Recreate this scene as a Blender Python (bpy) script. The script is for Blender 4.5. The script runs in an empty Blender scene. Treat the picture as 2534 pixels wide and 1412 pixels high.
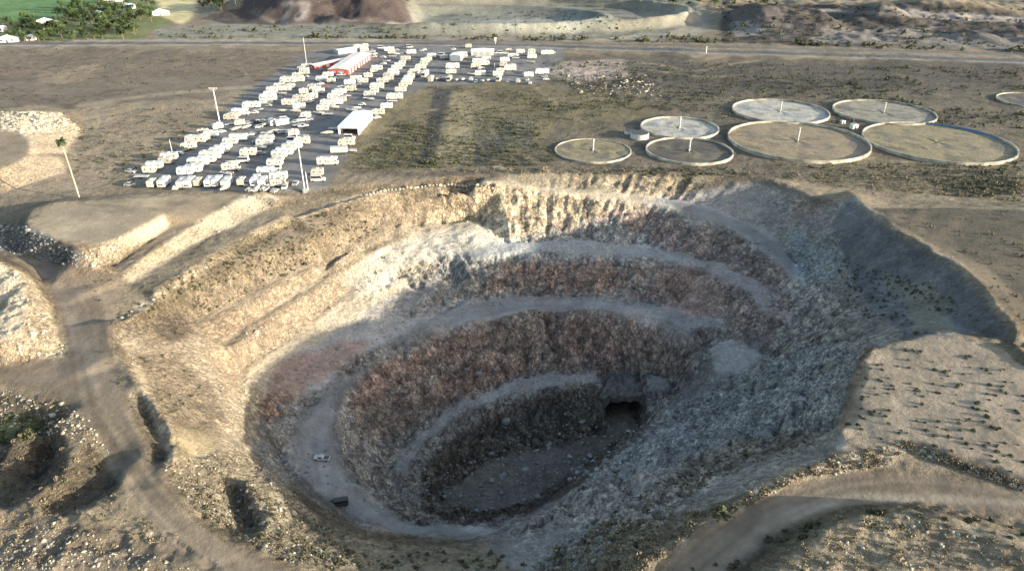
import bpy, bmesh, math, random
import numpy as np
from mathutils import Vector, Matrix
from mathutils.geometry import delaunay_2d_cdt

SC = bpy.context.scene
COL = SC.collection
R = math.radians
PI = math.pi
rnd = random.Random(7)

# ------------------------------------------------------------------ camera
CH = 90.0; PITCH = R(28.5); F = 1744.0; CX, CY = 1267.0, 706.0
cp, sp = math.cos(PITCH), math.sin(PITCH)

def W(px, py, z=0.0):
    """point of the ground seen at a photo pixel, at height z"""
    dx = (px - CX) / F; dy = (CY - py) / F
    d = (dx, cp + dy * sp, -sp + dy * cp)
    t = (z - CH) / d[2]
    return (d[0] * t, d[1] * t, z)

def project(x, y, z):
    zz = z - CH
    dep = y * cp - zz * sp
    up = y * sp + zz * cp
    dep = np.maximum(dep, 1.0)
    return CX + F * x / dep, CY - F * up / dep

cam_d = bpy.data.cameras.new('camera'); cam = bpy.data.objects.new('camera', cam_d); COL.objects.link(cam)
cam.location = (0, 0, CH); cam.rotation_euler = (PI / 2 - PITCH, 0, 0)
cam_d.sensor_width = 36; cam_d.lens = 36 * F / 2534; cam_d.clip_end = 20000; cam_d.clip_start = 1
SC.camera = cam

# ------------------------------------------------------------------ tagging
def tag(o, label=None, cat=None, group=None, kind=None):
    if label: o['label'] = label
    if cat: o['category'] = cat
    if group: o['group'] = group
    if kind: o['kind'] = kind
    return o

def mesh_obj(name, verts, faces, mats, parent=None, fm=None, smooth=False):
    me = bpy.data.meshes.new(name)
    me.from_pydata(verts, [], faces)
    for m in (mats if isinstance(mats, (list, tuple)) else [mats]): me.materials.append(m)
    if fm is not None: me.polygons.foreach_set('material_index', fm)
    if smooth: me.polygons.foreach_set('use_smooth', [True] * len(me.polygons))
    me.update()
    o = bpy.data.objects.new(name, me); COL.objects.link(o)
    if parent: o.parent = parent
    return o

# ------------------------------------------------------------------ numpy noise
def _h(ix, iy, s):
    n = (ix.astype(np.int64) * 374761393 + iy.astype(np.int64) * 668265263 + s * 1442695041) & 0x7fffffff
    n = ((n ^ (n >> 13)) * 1274126177) & 0x7fffffff
    n = (n ^ (n >> 16)) & 0xffffff
    return n / float(0xffffff)

def vnoise(x, y, s=0):
    ix = np.floor(x); iy = np.floor(y); fx = x - ix; fy = y - iy
    fx = fx * fx * (3 - 2 * fx); fy = fy * fy * (3 - 2 * fy)
    ix = ix.astype(np.int64); iy = iy.astype(np.int64)
    a = _h(ix, iy, s); b = _h(ix + 1, iy, s); c = _h(ix, iy + 1, s); d = _h(ix + 1, iy + 1, s)
    return (a * (1 - fx) + b * fx) * (1 - fy) + (c * (1 - fx) + d * fx) * fy * 1.0

def fbm(x, y, oct=4, s=0, g=0.5):
    r = 0; a = 1; t = 0
    for i in range(oct):
        r = r + a * (vnoise(x, y, s + i * 17) - 0.5); t += a
        x = x * 2.03 + 11.3; y = y * 2.03 - 7.7; a *= g
    return r / t * 2

def blur(a, n):
    k = np.array([1, 4, 6, 4, 1.]) / 16
    for _ in range(n):
        p = np.pad(a, ((2, 2), (0, 0)), 'edge'); a = sum(k[i] * p[i:i + a.shape[0]] for i in range(5))
        p = np.pad(a, ((0, 0), (2, 2)), 'edge'); a = sum(k[i] * p[:, i:i + a.shape[1]] for i in range(5))
    return a

# ------------------------------------------------------------------ terrain break lines (photo pixel, photo pixel, height)
LINES = [
 # crest of the far cut, climbing to the raised ground on the right
 [(1000,447,0),(1130,440,0),(1235,436,0),(1400,424,0),(1550,424,0),(1700,427,0),(1810,430,0),(1890,438,.5),(1960,464,.6),(2040,494,1.4),(2085,490,2.6),(2115,480,3.6)],
 [(2115,480,3.6),(2150,518,4.6),(2220,568,6.2),(2300,613,7.6),(2370,655,8.2),(2420,700,8.2),(2460,750,8),(2500,800,7.6),(2540,845,7.4),(2600,895,7),(2700,960,5)],
 [(2115,480,3.6),(2200,502,3),(2350,508,3.4),(2534,510,4),(2850,512,5)],
 [(2100,470,0),(2150,480,0),(2250,491,0),(2400,497,0),(2534,498,0),(2850,498,0)],
 [(2200,540,6),(2350,610,6),(2480,700,6),(2560,790,6)],
 [(2850,560,6),(2850,760,6),(2850,900,5)],
 # upper haul ramp
 [(1245,456,-1),(1400,464,-3),(1550,476,-4.5),(1700,497,-6),(1787,527,-7),(1884,566,-8.8),(1933,605,-10.4),(1992,673,-12.5)],
 [(1240,464,-1.5),(1400,480,-3.4),(1520,495,-4.8),(1616,506,-6),(1738,540,-7.5),(1836,582,-9.2),(1894,621,-10.8),(1948,676,-12.8)],
 [(1620,452,-2.5),(1760,462,-3),(1850,482,-3.4),(1930,520,-4.5),(2000,572,-6)],
 # second bench
 [(1170,600,-13),(1300,590,-14),(1495,600,-14.5),(1690,626,-15),(1800,660,-15.8),(1884,700,-16.6),(1905,750,-17.2)],
 [(1170,640,-14.5),(1300,628,-14.6),(1495,632,-14.8),(1690,648,-15.3),(1787,684,-16.2),(1862,730,-17.2),(1872,780,-18)],
 # main haul ramp (upper edge, inner edge)
 [(700,1170,-30.5),(705,1120,-29.5),(735,1060,-28.5),(780,970,-27),(860,905,-26),(960,840,-25.5),(1050,790,-25),(1150,752,-24.3),(1300,728,-23.5),(1470,731,-23),(1592,749,-23),(1665,764,-23),(1738,784,-23),(1790,800,-23)],
 [(1745,905,-24),(1718,850,-24),(1650,800,-24),(1560,775,-24),(1450,765,-24),(1300,768,-24.3),(1150,798,-25),(1040,835,-26),(950,880,-27),(880,935,-28),(842,1000,-29),(830,1060,-30),(845,1130,-31.5),(872,1190,-33),(930,1250,-35),(1010,1290,-36.5),(1130,1305,-37.5),(1250,1300,-38),(1350,1268,-38)],
 [(790,1232,-32.5),(870,1283,-34.5),(1000,1322,-36.5),(1190,1322,-38),(1270,1302,-38.2)],
 [(1790,800,-23),(1812,850,-23.5),(1840,872,-23.8),(1895,866,-23.5)],
 # third bench
 [(1700,925,-36),(1600,925,-37),(1500,914,-37.5),(1400,914,-38),(1300,932,-38.5),(1200,962,-39.5),(1100,1012,-41),(1000,1082,-43),(960,1140,-44.5),(952,1190,-46),(985,1232,-48),(1060,1262,-50)],
 [(1665,975,-37.5),(1640,985,-38),(1560,958,-38),(1480,945,-38),(1400,948,-38.5),(1320,965,-39),(1220,1000,-40),(1130,1050,-41.5),(1050,1110,-43.5),(1022,1160,-45),(1022,1205,-47),(1050,1240,-49.5)],
 # pit floor
 [(1592,1020,-45),(1500,1050,-48),(1400,1090,-50),(1300,1112,-51.5),(1200,1150,-52.5),(1120,1200,-53),(1100,1240,-53)],
 [(1100,1255,-53),(1220,1262,-53),(1320,1240,-53),(1420,1180,-51),(1500,1115,-49),(1592,1046,-46)],
 # edge where the near right slope hides the pit
 [(1190,1337,-14),(1250,1325,-16),(1300,1292,-17),(1400,1232,-19),(1500,1140,-22),(1590,1057,-25),(1680,1004,-27),(1745,968,-27),(1850,905,-24.5),(1900,868,-23),(1935,835,-19),(1955,795,-16),(1962,745,-14),(1992,700,-13)],
 # right slope
 [(2085,565,-1),(2150,622,0),(2230,692,0),(2320,752,1.5),(2420,810,3.5),(2530,868,4.5)],
 [(2040,640,-8),(2100,712,-6),(2170,780,-4),(2230,826,-1),(2300,812,1),(2400,824,2.4),(2490,852,3.4),(2540,880,4.4)],
 # flat-topped bench lower right
 [(2232,840,4.6),(2300,824,5),(2400,836,5),(2490,868,5),(2540,905,5),(2680,960,5)],
 [(2232,840,4.6),(2150,872,4),(2120,930,4),(2090,1000,4),(2070,1050,4),(2090,1092,4),(2140,1112,4),(2200,1100,4.2),(2260,1088,4.8),(2350,1128,5),(2450,1156,5),(2540,1190,5),(2680,1230,5)],
 [(2250,1106,3.6),(2350,1150,3.6),(2450,1180,3.8),(2540,1208,4)],
 [(2050,840,-10),(2000,864,-12),(1950,900,-14),(1900,960,-15),(1850,1010,-15),(1800,1060,-15),(1740,1110,-14.5),(1650,1180,-13.5),(1500,1275,-13),(1400,1330,-12.5),(1330,1400,-10)],
 [(1640,1285,-6),(1750,1210,-7),(1860,1140,-7),(1980,1095,-5),(2050,1075,-3)],
 # road berm, road
 [(1600,1385,2.4),(1690,1330,2.2),(1775,1275,2.6),(1850,1217,3.6),(1950,1167,4.4),(2050,1136,4.6),(2150,1124,4.4)],
 [(1600,1430,1.2),(1700,1350,1.4),(1790,1290,1.6),(1870,1235,2.2),(1980,1190,2.8),(2120,1165,3.3),(2300,1172,3.4),(2540,1218,3.8),(2680,1250,4)],
 [(1790,1430,1.3),(1900,1340,1.8),(2000,1284,2.4),(2120,1248,3),(2300,1242,3.4),(2540,1280,3.8),(2680,1310,4)],
 [(1880,1430,4.5),(1990,1335,5),(2100,1284,5.8),(2250,1264,6.4),(2400,1292,6.6),(2540,1350,6.6)],
 [(2000,1420,5),(2150,1360,5),(2300,1350,5),(2480,1410,5)],
 # near left crest above the haul ramp
 [(610,1088,-17),(640,1140,-15.5),(700,1200,-14.5),(800,1266,-13.5),(900,1314,-13),(1000,1341,-13),(1100,1346,-13.5),(1190,1337,-14)],
 # rim of the pit, left side
 [(330,1200,-1.5),(415,1150,-.6),(434,1085,0),(408,1035,0.2),(372,996,0.3),(340,950,0.3),(305,890,0.2),(282,835,0.2),(300,785,0.3),(345,752,0.2),(420,700,-1),(520,640,-1.7),(600,592,-2),(700,543,-2),(800,507,-1.4),(900,481,-.9),(1010,463,-.3),(1130,457,0.2),(1240,452,0.2)],
 [(445,1080,-2.2),(420,1030,-2),(385,985,-2),(352,940,-2),(318,885,-2),(298,838,-2),(316,795,-2),(360,764,-2.4),(435,712,-3.2),(530,654,-3.8),(610,604,-4),(710,554,-4),(805,518,-3.5),(905,491,-3),(1015,471,-2),(1130,466,-1.4)],
 # terraces of the left wall
 [(345,800,-3.4),(420,745,-4.2),(520,692,-5),(642,636,-5.9),(707,607,-6),(756,594,-6.1),(800,578,-6),(864,535,-5.2),(945,497,-4),(1050,480,-3.6),(1160,474,-2.8)],
 [(468,796,-11.6),(600,731,-12.4),(707,674,-12.6),(812,631,-12.6),(893,578,-11.6),(991,526,-9.6),(1056,514,-8.6),(1160,500,-7.8)],
 [(480,810,-11.6),(610,744,-12.4),(719,686,-12.6),(824,642,-12.8),(905,590,-11.8),(1003,540,-10)],
 [(548,850,-15.6),(598,811,-16.2),(675,756,-16.3),(746,711,-16.2),(828,658,-15.9),(926,603,-14.8),(1007,561,-13.4),(1089,541,-12),(1180,540,-11.6)],
 [(570,868,-15.5),(618,826,-16.1),(694,770,-16.3),(764,724,-16.3),(846,671,-16),(942,616,-14.9),(1020,576,-13.6)],
 [(590,905,-21.4),(698,844,-22.6),(746,808,-22.3),(828,744,-21),(900,700,-19.4),(1000,655,-17),(1100,624,-14.9)],
 [(596,918,-21.6),(712,854,-22.8),(760,818,-22.5),(842,754,-21.2),(914,710,-19.6)],
 # spur at the west end of the pit
 [(455,815,-9),(480,850,-9.5),(520,905,-12),(560,980,-14.5),(590,1040,-16),(610,1088,-17)],
 [(380,860,-4.5),(420,930,-6),(470,1000,-7.5),(540,1062,-10)],
 [(565,925,-19),(620,965,-22),(650,1020,-25),(662,1080,-27),(680,1130,-28.5)],
 [(440,1052,-5),(540,1072,-9),(545,1112,-9),(440,1132,-5.6)],
 [(345,1000,-2.6),(382,1055,-3.6),(404,1100,-3.8),(396,1150,-3)],
 [(298,905,-.8),(318,970,-.8),(335,1040,-.8),(365,1110,-.8),(400,1175,-1),(440,1240,-1.2),(500,1295,-1.5),(610,1358,-2),(740,1420,-2.4)],
 [(480,1160,-5),(520,1210,-5),(548,1260,-5.5),(575,1320,-5)],
 [(560,1190,-8),(580,1230,-10),(600,1270,-11),(622,1322,-8)],
 [(590,1185,-6),(625,1235,-6),(648,1275,-5.6),(660,1325,-5)],
 [(700,1290,-8),(800,1340,-9),(950,1385,-9.5),(1100,1400,-9.5),(1250,1395,-9)],
 # left dumps
 [(0,278,4),(60,276,5),(130,282,5),(180,298,3.5)],
 [(-120,322,5),(0,322,5),(45,322,5),(74,343,5),(70,380,5),(32,405,5),(0,418,5),(-120,440,5)],
 [(-120,268,0),(0,262,0),(100,262,0),(190,280,0),(208,318,0),(180,370,0),(196,398,0),(150,432,0),(60,458,0),(0,474,0),(-120,500,0)],
 [(60,548,4.5),(92,512,4.3),(150,500,4),(300,492,3),(450,484,1),(620,478,0)],
 [(60,548,4.5),(72,572,4.5),(130,592,4.5),(200,625,4.5),(255,606,4.3),(330,572,4),(398,535,3.2),(420,522,2)],
 [(-60,560,0),(0,596,-.5),(50,632,-.8),(130,650,-.8),(200,660,-.8),(290,646,-.5),(350,606,-.3),(412,560,0)],
 [(-60,525,0),(30,520,0),(80,502,0),(150,492,0),(300,480,0),(450,470,0)],
 [(288,692,-.2),(360,640,0),(430,590,0.2),(500,546,0.3),(560,514,0.4),(620,486,0.6),(655,478,0.8),(690,496,0.3)],
 [(312,704,-1.6),(388,656,-1.9),(462,610,-2.1),(560,564,-2.5),(640,532,-2.5),(712,510,-2)],
 [(-120,640,6),(0,650,6),(60,690,5),(72,760,5),(50,830,4),(0,858,3.4),(-120,880,3)],
 [(-120,610,0),(0,612,-.4),(60,640,-.6),(95,680,-.6),(125,740,-.6),(142,810,-.6),(176,872,-.6),(100,888,-.6),(0,903,-.6),(-120,920,-.6)],
 [(60,1052,-.5),(120,1068,-.4),(160,1112,-.2),(158,1165,-.2),(108,1216,-.2),(40,1248,-.2),(-100,1290,-.2)],
 [(60,1078,-4.5),(100,1092,-5.5),(132,1126,-5.8),(126,1160,-5.8),(82,1194,-5.6),(20,1222,-5.4),(-100,1260,-5)],
 [(305,1160,-.8),(300,1200,-.6),(255,1246,-.6),(175,1278,-.6),(110,1276,-.8)],
 [(276,1160,-3.2),(266,1194,-3.6),(224,1230,-3.6),(160,1254,-3.2)],
 [(0,930,-.8),(120,960,-.8),(200,1000,-.8),(250,1060,-.8)],
 [(0,1320,-1.5),(120,1300,-.8),(240,1320,-1),(380,1380,-1.6)],
 [(-200,1520,-2),(600,1520,-2),(1000,1520,-6),(1350,1520,-5),(1600,1520,1),(2000,1520,4.5),(2700,1520,4.5)],
]

def crom(pts, n):
    P = [pts[0]] + list(pts) + [pts[-1]]; out = []
    for i in range(1, len(P) - 2):
        a, b, c, d = [np.array(P[j], float) for j in (i - 1, i, i + 1, i + 2)]
        for k in range(n):
            t = k / n
            out.append(0.5 * ((2 * b) + (c - a) * t + (2 * a - 5 * b + 4 * c - d) * t * t + (3 * b - a - 3 * c + d) * t ** 3))
    out.append(np.array(P[-2], float))
    return out

def sm0(a, b, x):
    t = np.clip((x - a) / (b - a), 0, 1); return t * t * (3 - 2 * t)

tv, te = [], []
for ln in LINES:
    prev = None
    for q in crom(ln, 3):
        tv.append(W(*q)); 
        if prev is not None: te.append((prev, len(tv) - 1))
        prev = len(tv) - 1
X0, X1, Y0, Y1, DS = -300.0, 300.0, -60.0, 420.0, 0.5
for x in (-300, -150, 0, 150, 300):
    tv.append((x, -60, 0)); tv.append((x, 420, 0)); tv.append((x, 330, 0))
for y in (20, 120, 200): tv.append((-300, y, 0)); tv.append((300, y, 3 if y > 100 else 0))
tv.append((300, 280, 0)); tv.append((-300, 280, 0)); tv.append((230, 190, 5)); tv.append((230, 60, 3))
V2, E2, F2, ov, oe, of = delaunay_2d_cdt([Vector((a[0], a[1])) for a in tv], te, [], 0, 1e-3)
tva = np.array(tv); tea = np.array(te)
zs = []
for i, v in enumerate(V2):
    if ov[i]: zs.append(tv[ov[i][0]][2])
    else:
        a = tva[tea[:, 0]]; b = tva[tea[:, 1]]; d = b - a; p = np.array([v.x, v.y])
        t = np.clip(((p - a[:, :2]) * d[:, :2]).sum(1) / np.maximum((d[:, :2] ** 2).sum(1), 1e-9), 0, 1)
        q = a + d * t[:, None]; k = np.argmin(((q[:, :2] - p) ** 2).sum(1)); zs.append(q[k, 2])
nx = int((X1 - X0) / DS) + 1; ny = int((Y1 - Y0) / DS) + 1
DEM = np.zeros((ny, nx))
for f in F2:
    for k in range(1, len(f) - 1):
        A, B, C = V2[f[0]], V2[f[k]], V2[f[k + 1]]; za, zb, zc = zs[f[0]], zs[f[k]], zs[f[k + 1]]
        i0 = max(0, int((min(A.x, B.x, C.x) - X0) / DS)); i1 = min(nx - 1, int((max(A.x, B.x, C.x) - X0) / DS) + 1)
        j0 = max(0, int((min(A.y, B.y, C.y) - Y0) / DS)); j1 = min(ny - 1, int((max(A.y, B.y, C.y) - Y0) / DS) + 1)
        if i1 < i0 or j1 < j0: continue
        gx, gy = np.meshgrid(X0 + DS * np.arange(i0, i1 + 1), Y0 + DS * np.arange(j0, j1 + 1))
        den = (B.y - C.y) * (A.x - C.x) + (C.x - B.x) * (A.y - C.y)
        if abs(den) < 1e-9: continue
        w0 = ((B.y - C.y) * (gx - C.x) + (C.x - B.x) * (gy - C.y)) / den
        w1 = ((C.y - A.y) * (gx - C.x) + (A.x - C.x) * (gy - C.y)) / den
        w2 = 1 - w0 - w1
        m = (w0 > -1e-6) & (w1 > -1e-6) & (w2 > -1e-6)
        DEM[j0:j1 + 1, i0:i1 + 1][m] = (w0 * za + w1 * zb + w2 * zc)[m]
DEM = blur(DEM, 2)
# talus and ragged edges: soften and warp the benches inside the pit
gx_, gy_ = np.meshgrid(X0 + DS * np.arange(nx), Y0 + DS * np.arange(ny))
pm = np.clip(1.35 - np.hypot((gx_ - 2) / 96, (gy_ - 168) / 62) * 1.0, 0, 1); pm = np.clip(pm * 3, 0, 1)
pm = pm * sm0(-62, -46, gx_)
DEM = DEM * (1 - .55 * pm) + blur(DEM, 8) * .55 * pm
wa = .6 + 2.0 * pm
wxx = wa * (fbm(gx_ / 9, gy_ / 9, 4, 201, .6)) * 1.3; wyy = wa * (fbm(gx_ / 9, gy_ / 9, 4, 202, .6)) * 1.3
ii = np.clip(np.arange(nx)[None, :] + wxx / DS, 0, nx - 1.01); jj = np.clip(np.arange(ny)[:, None] + wyy / DS, 0, ny - 1.01)
i_ = ii.astype(int); j_ = jj.astype(int); fi = ii - i_; fj = jj - j_
DEM = (DEM[j_, i_] * (1 - fi) + DEM[j_, i_ + 1] * fi) * (1 - fj) + (DEM[j_ + 1, i_] * (1 - fi) + DEM[j_ + 1, i_ + 1] * fi) * fj
# the opening at the foot of the wall, right end of the pit floor
nm = sm0(27.5, 29, gx_) * (1 - sm0(38.5, 40, gx_)) * sm0(160, 163, gy_) * (1 - sm0(178, 180, gy_))
DEM = DEM * (1 - nm) + np.minimum(DEM, -47.8) * nm
gyy, gxx = np.gradient(DEM, DS)
SLOPE = blur(np.hypot(gxx, gyy), 3)
GA = np.arctan2(blur(gyy, 12), blur(gxx, 12))

def samp(A, x, y):
    fx = (x - X0) / DS; fy = (y - Y0) / DS
    ins = (fx >= 0) & (fx < nx - 1) & (fy >= 0) & (fy < ny - 1)
    fx = np.clip(fx, 0, nx - 1.001); fy = np.clip(fy, 0, ny - 1.001)
    i = fx.astype(int); j = fy.astype(int); fx = fx - i; fy = fy - j
    r = (A[j, i] * (1 - fx) + A[j, i + 1] * fx) * (1 - fy) + (A[j + 1, i] * (1 - fx) + A[j + 1, i + 1] * fx) * fy
    return np.where(ins, r, 0.0)

CRAGP = [(1.0, [(1235,440),(1560,430),(1700,440),(1990,640),(1960,760),(1740,900),(1600,1060),(1400,1200),(1250,1300),(1000,1300),(780,1200),(640,1130),(620,1000),(700,880),(1000,640),(1090,470)]),
 (.85, [(1900,870),(1745,968),(1590,1057),(1400,1232),(1250,1330),(1330,1400),(1640,1290),(1850,1130),(2060,1070),(2120,900),(2150,860),(2050,700),(1990,640),(1940,760)]),
 (.22, [(290,830),(345,752),(700,545),(1090,470),(1000,640),(700,880),(620,1100),(520,1000),(340,960)])]
CALMP = [(.9, [(1600,1450),(1790,1292),(1870,1237),(1980,1192),(2120,1167),(2300,1174),(2700,1250),(2700,1310),(2540,1280),(2300,1242),(2120,1248),(2000,1284),(1900,1340),(1760,1450)]),
 (.85, [(20,622),(100,640),(230,668),(330,690),(280,760),(270,850),(300,920),(335,1040),(400,1175),(500,1300),(740,1420),(700,1500),(560,1500),(420,1350),(300,1180),(230,1060),(140,985),(0,960),(0,900),(110,895),(180,880),(150,790),(110,700)]),
 (.8, [(2160,512),(2700,506),(2800,760),(2540,835),(2470,740),(2380,650),(2250,575)]),
 (.8, [(-400,118),(400,125),(760,128),(700,200),(560,240),(250,262),(-400,270)]),
 (.85, [(70,548),(140,505),(420,485),(640,470),(400,590),(250,600),(130,590)]),
 (.9, [(355,470),(330,440),(520,305),(640,210),(760,130),(880,112),(1100,112),(1395,118),(1395,150),(1330,205),(1060,212),(1000,235),(900,300),(830,430),(800,470),(560,478)]),
 (.6, [(2235,850),(2300,832),(2400,845),(2490,878),(2700,1000),(2700,1230),(2450,1150),(2350,1120),(2260,1082),(2140,1100),(2085,1050),(2130,935),(2160,880)]),
 (.8, [(790,990),(870,925),(1040,822),(1150,775),(1300,745),(1450,742),(1600,765),(1700,820),(1760,900),(1700,850),(1560,780),(1450,765),(1300,768),(1040,835),(880,935),(842,1000),(830,1060),(850,1160),(1000,1290),(1250,1305),(1200,1325),(1000,1322),(860,1275),(760,1200),(740,1080)]),
 (.8, [(430,1042),(545,1070),(550,1115),(440,1132)]), (.7, [(-50,325),(45,325),(70,345),(66,380),(30,400),(-50,420)]),
 (.7, [(1330,155),(1540,145),(1560,185),(1440,205),(1350,188)]), (.8, [(1640,498),(1700,499),(1787,529),(1884,568),(1933,607),(1990,670),(1948,674),(1894,619),(1836,580),(1738,538)]),
 (.5, [(1200,1345),(1420,1300),(1500,1300),(1330,1412),(1240,1412)]), (.4, [(2115,482),(2230,575),(2380,660),(2534,850),(2420,820),(2240,840),(2120,720),(2060,560)])]
_lazy = {}
def masks():
    if not _lazy:
        gx, gy = np.meshgrid(X0 + DS * np.arange(nx), Y0 + DS * np.arange(ny)); px, py = project(gx.ravel(), gy.ravel(), DEM.ravel())
        wx = 7 * fbm(gx.ravel() / 4, gy.ravel() / 4, 2, 91); px = px + wx; fr = gy.ravel() > 15
        c = np.full(px.size, .3); k = np.zeros(px.size)
        for v, p in CRAGP[::-1]: c[inpoly(px, py, p) & fr] = v
        for v, p in CALMP: k[inpoly(px, py, p) & fr] = v
        _lazy['crag'] = blur(c.reshape(ny, nx), 6); _lazy['calm'] = blur(k.reshape(ny, nx), 2)
    return _lazy
def sm(a, b, x):
    t = np.clip((x - a) / (b - a), 0, 1); return t * t * (3 - 2 * t)

def dome(x, y, cx, cy, rx, ry, h, p=1.0, s=3):
    d = np.hypot((x - cx) / rx, (y - cy) / ry) * (1 + 0.22 * fbm(x / 25, y / 25, 3, s))
    return h * (1 - sm(0, 1, d)) ** p

def far_relief(x, y):
    z = np.zeros_like(x)
    z += dome(x, y, -185, 690, 62, 75, 30, 1, 5) + dome(x, y, -128, 685, 52, 75, 30, 1, 9) + dome(x, y, -240, 720, 60, 80, 16, 1, 6)
    z += dome(x, y, 205, 625, 42, 60, 17, 1, 12) + dome(x, y, 245, 612, 34, 45, 12, 1, 13) + dome(x, y, 322, 655, 36, 45, 14, 1, 14)
    z += dome(x, y, 400, 700, 90, 60, 14, 1, 15) + dome(x, y, 180, 800, 90, 90, 12, 1, 16)
    m = sm(500, 560, y) * sm(150, 200, x)
    z += m * (2.8 * np.abs(fbm(x / 32, y / 40, 4, 21)) * 2 + 1.2 * fbm(x / 10, y / 10, 3, 22))
    m2 = sm(820, 1100, y)
    z += m2 * (10 * np.abs(fbm(x / 150, y / 150, 4, 31)) + (y - 820) * 0.012)
    # oval speedway: banked outer loop and a hollowed inner one
    d = np.hypot((x + 22) / 190, (y - 668) / 98); a = d * 98
    z += 8.5 * np.exp(-((a - 92) / 4.2) ** 2) * sm(-150, -60, x)
    d2 = np.hypot((x + 48) / 130, (y - 662) / 62) * 62
    z += (3.4 * np.exp(-((d2 - 62) / 3.5) ** 2) - 5 * (1 - sm(50, 60, d2))) * sm(-190, -150, x)
    return z

def height(x, y, detail=True):
    fr = far_relief(x, y); z = samp(DEM, x, y) + fr
    z = z - 2.2 * np.abs(fbm(x / 14, y / 26, 4, 81, .6)) * sm(2, 8, fr) * (y < 800)
    if detail:
        s = samp(SLOPE, x, y); w = sm(0.12, 0.55, s); g = (1 - w); MK = masks(); calm = 1 - samp(MK['calm'], x, y) * .9; w = w * samp(MK['crag'], x, y) * calm; g = g * calm
        # rills run down the slope: noise stretched along the fall line, and crags
        ga = samp(GA, x, y); c, sn = np.cos(ga), np.sin(ga)
        pit = np.arctan2(y - 165, (x - 5) * 0.8) * 62
        ril = np.abs(fbm(pit / 3.2, z / 14 + 3, 3, 41)) * 2
        cr = np.abs(fbm(x / 4 + z * .25, y / 4, 4, 43, 0.62)) * 2
        fw = sm(198, 212, y); rf = np.abs(fbm(pit / 1.7, z / 20 + 3, 2, 47)) * 2
        z = z - w * ril * (1.1 - .5 * fw) - w * rf * fw * 1.1 + w * (1.6 - 1.0 * fw) * (fbm(x / 7, y / 7, 3, 48) - cr + .35) + w * 0.45 * fbm(x / 1.5, y / 1.5, 2, 44)
        z = z + g * 0.5 * fbm(x / 9, y / 9, 4, 45, 0.58) + g * 0.16 * fbm(x / 1.6, y / 1.6, 2, 46)
        z = z + ROUGH_fn(x, y, z) * (.3 + .7 * calm)
    return z

ROUGHP = []   # polygons (photo pixels) of loose rubble: list of (poly, amplitude, wavelength)
def inpoly(px, py, poly):
    P = poly; n = len(P); r = np.zeros(px.shape, bool)
    xs = [p[0] for p in P]; ys = [p[1] for p in P]
    bb = (px > min(xs)) & (px < max(xs)) & (py > min(ys)) & (py < max(ys))
    if not bb.any(): return r
    qx = px[bb]; qy = py[bb]; c = np.zeros(qx.shape, bool)
    for i in range(n):
        x1, y1 = P[i]; x2, y2 = P[(i + 1) % n]
        if y1 == y2: continue
        k = ((y1 > qy) != (y2 > qy)) & (qx < (x2 - x1) * (qy - y1) / (y2 - y1) + x1)
        c ^= k
    r[bb] = c
    return r

ROUGHP = [
 ([(0,1090),(140,1000),(90,1220),(0,1260)],.5,2.2),
 ([(0,1240),(200,1270),(420,1330),(560,1412),(0,1412)],1.0,3.2),
 ([(0,650),(110,690),(160,870),(0,900)],.7,3.0),
 ([(0,960),(180,1000),(230,1100),(300,1260),(120,1290),(0,1060)],.5,3.0),
 ([(400,1130),(640,1100),(720,1240),(700,1390),(500,1280)],.7,3.0),
 ([(1500,1280),(1780,1260),(1720,1330),(1500,1412),(1320,1412)],.8,3.0),
 ([(1960,1412),(2060,1300),(2260,1260),(2534,1360),(2534,1412)],.4,3.0),
 ([(1400,1120),(1700,960),(2000,860),(2120,860),(2060,1060),(1700,1100)],.5,2.0),
 ([(1060,1160),(1400,1050),(1590,1030),(1420,1200),(1150,1280),(1040,1240)],1.0,2.6),
 ([(1930,570),(2080,590),(2110,700),(1990,700)],.9,2.6),
 ([(1360,170),(1640,180),(1650,250),(1430,240)],.6,4.0),
 ([(0,275),(150,275),(190,330),(60,345),(0,320)],.8,2.8),
]
def ROUGH_fn(x, y, z):
    px, py = project(x, y, z)
    r = np.zeros_like(x)
    jx = px + 18 * fbm(x / 6, y / 6, 2, 51); jy = py + 10 * fbm(x / 6, y / 6, 2, 52)
    for poly, a, wl in ROUGHP:
        m = inpoly(jx, jy, poly)
        if m.any():
            n = fbm(x[m] / wl, y[m] / wl, 3, 53, .6); r[m] += a * n
    return r

# ------------------------------------------------------------------ terrain grid
QU = 0.0023; QR = 0.0026
rr = [12.0]
while rr[-1] < 9000:
    r_ = rr[-1]; yy = r_ - 60
    rr.append(r_ * (1 + (0.02 if yy < 60 else QR if yy < 900 else 0.03)))
rr = np.array(rr)
uu = list(np.arange(-0.69, 0.69 + QU, QU)); 
ext = []; u = 0.69
while u < 3.0: u *= 1.05; ext.append(u)
uu = np.array([-e for e in reversed(ext)] + uu + ext)
U, RR = np.meshgrid(uu, rr)
TX = U * RR; TY = RR - 60
TZ = height(TX.ravel(), TY.ravel()).reshape(TX.shape)
NR, NC = TX.shape
print('terrain', NR, NC, NR * NC)

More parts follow.
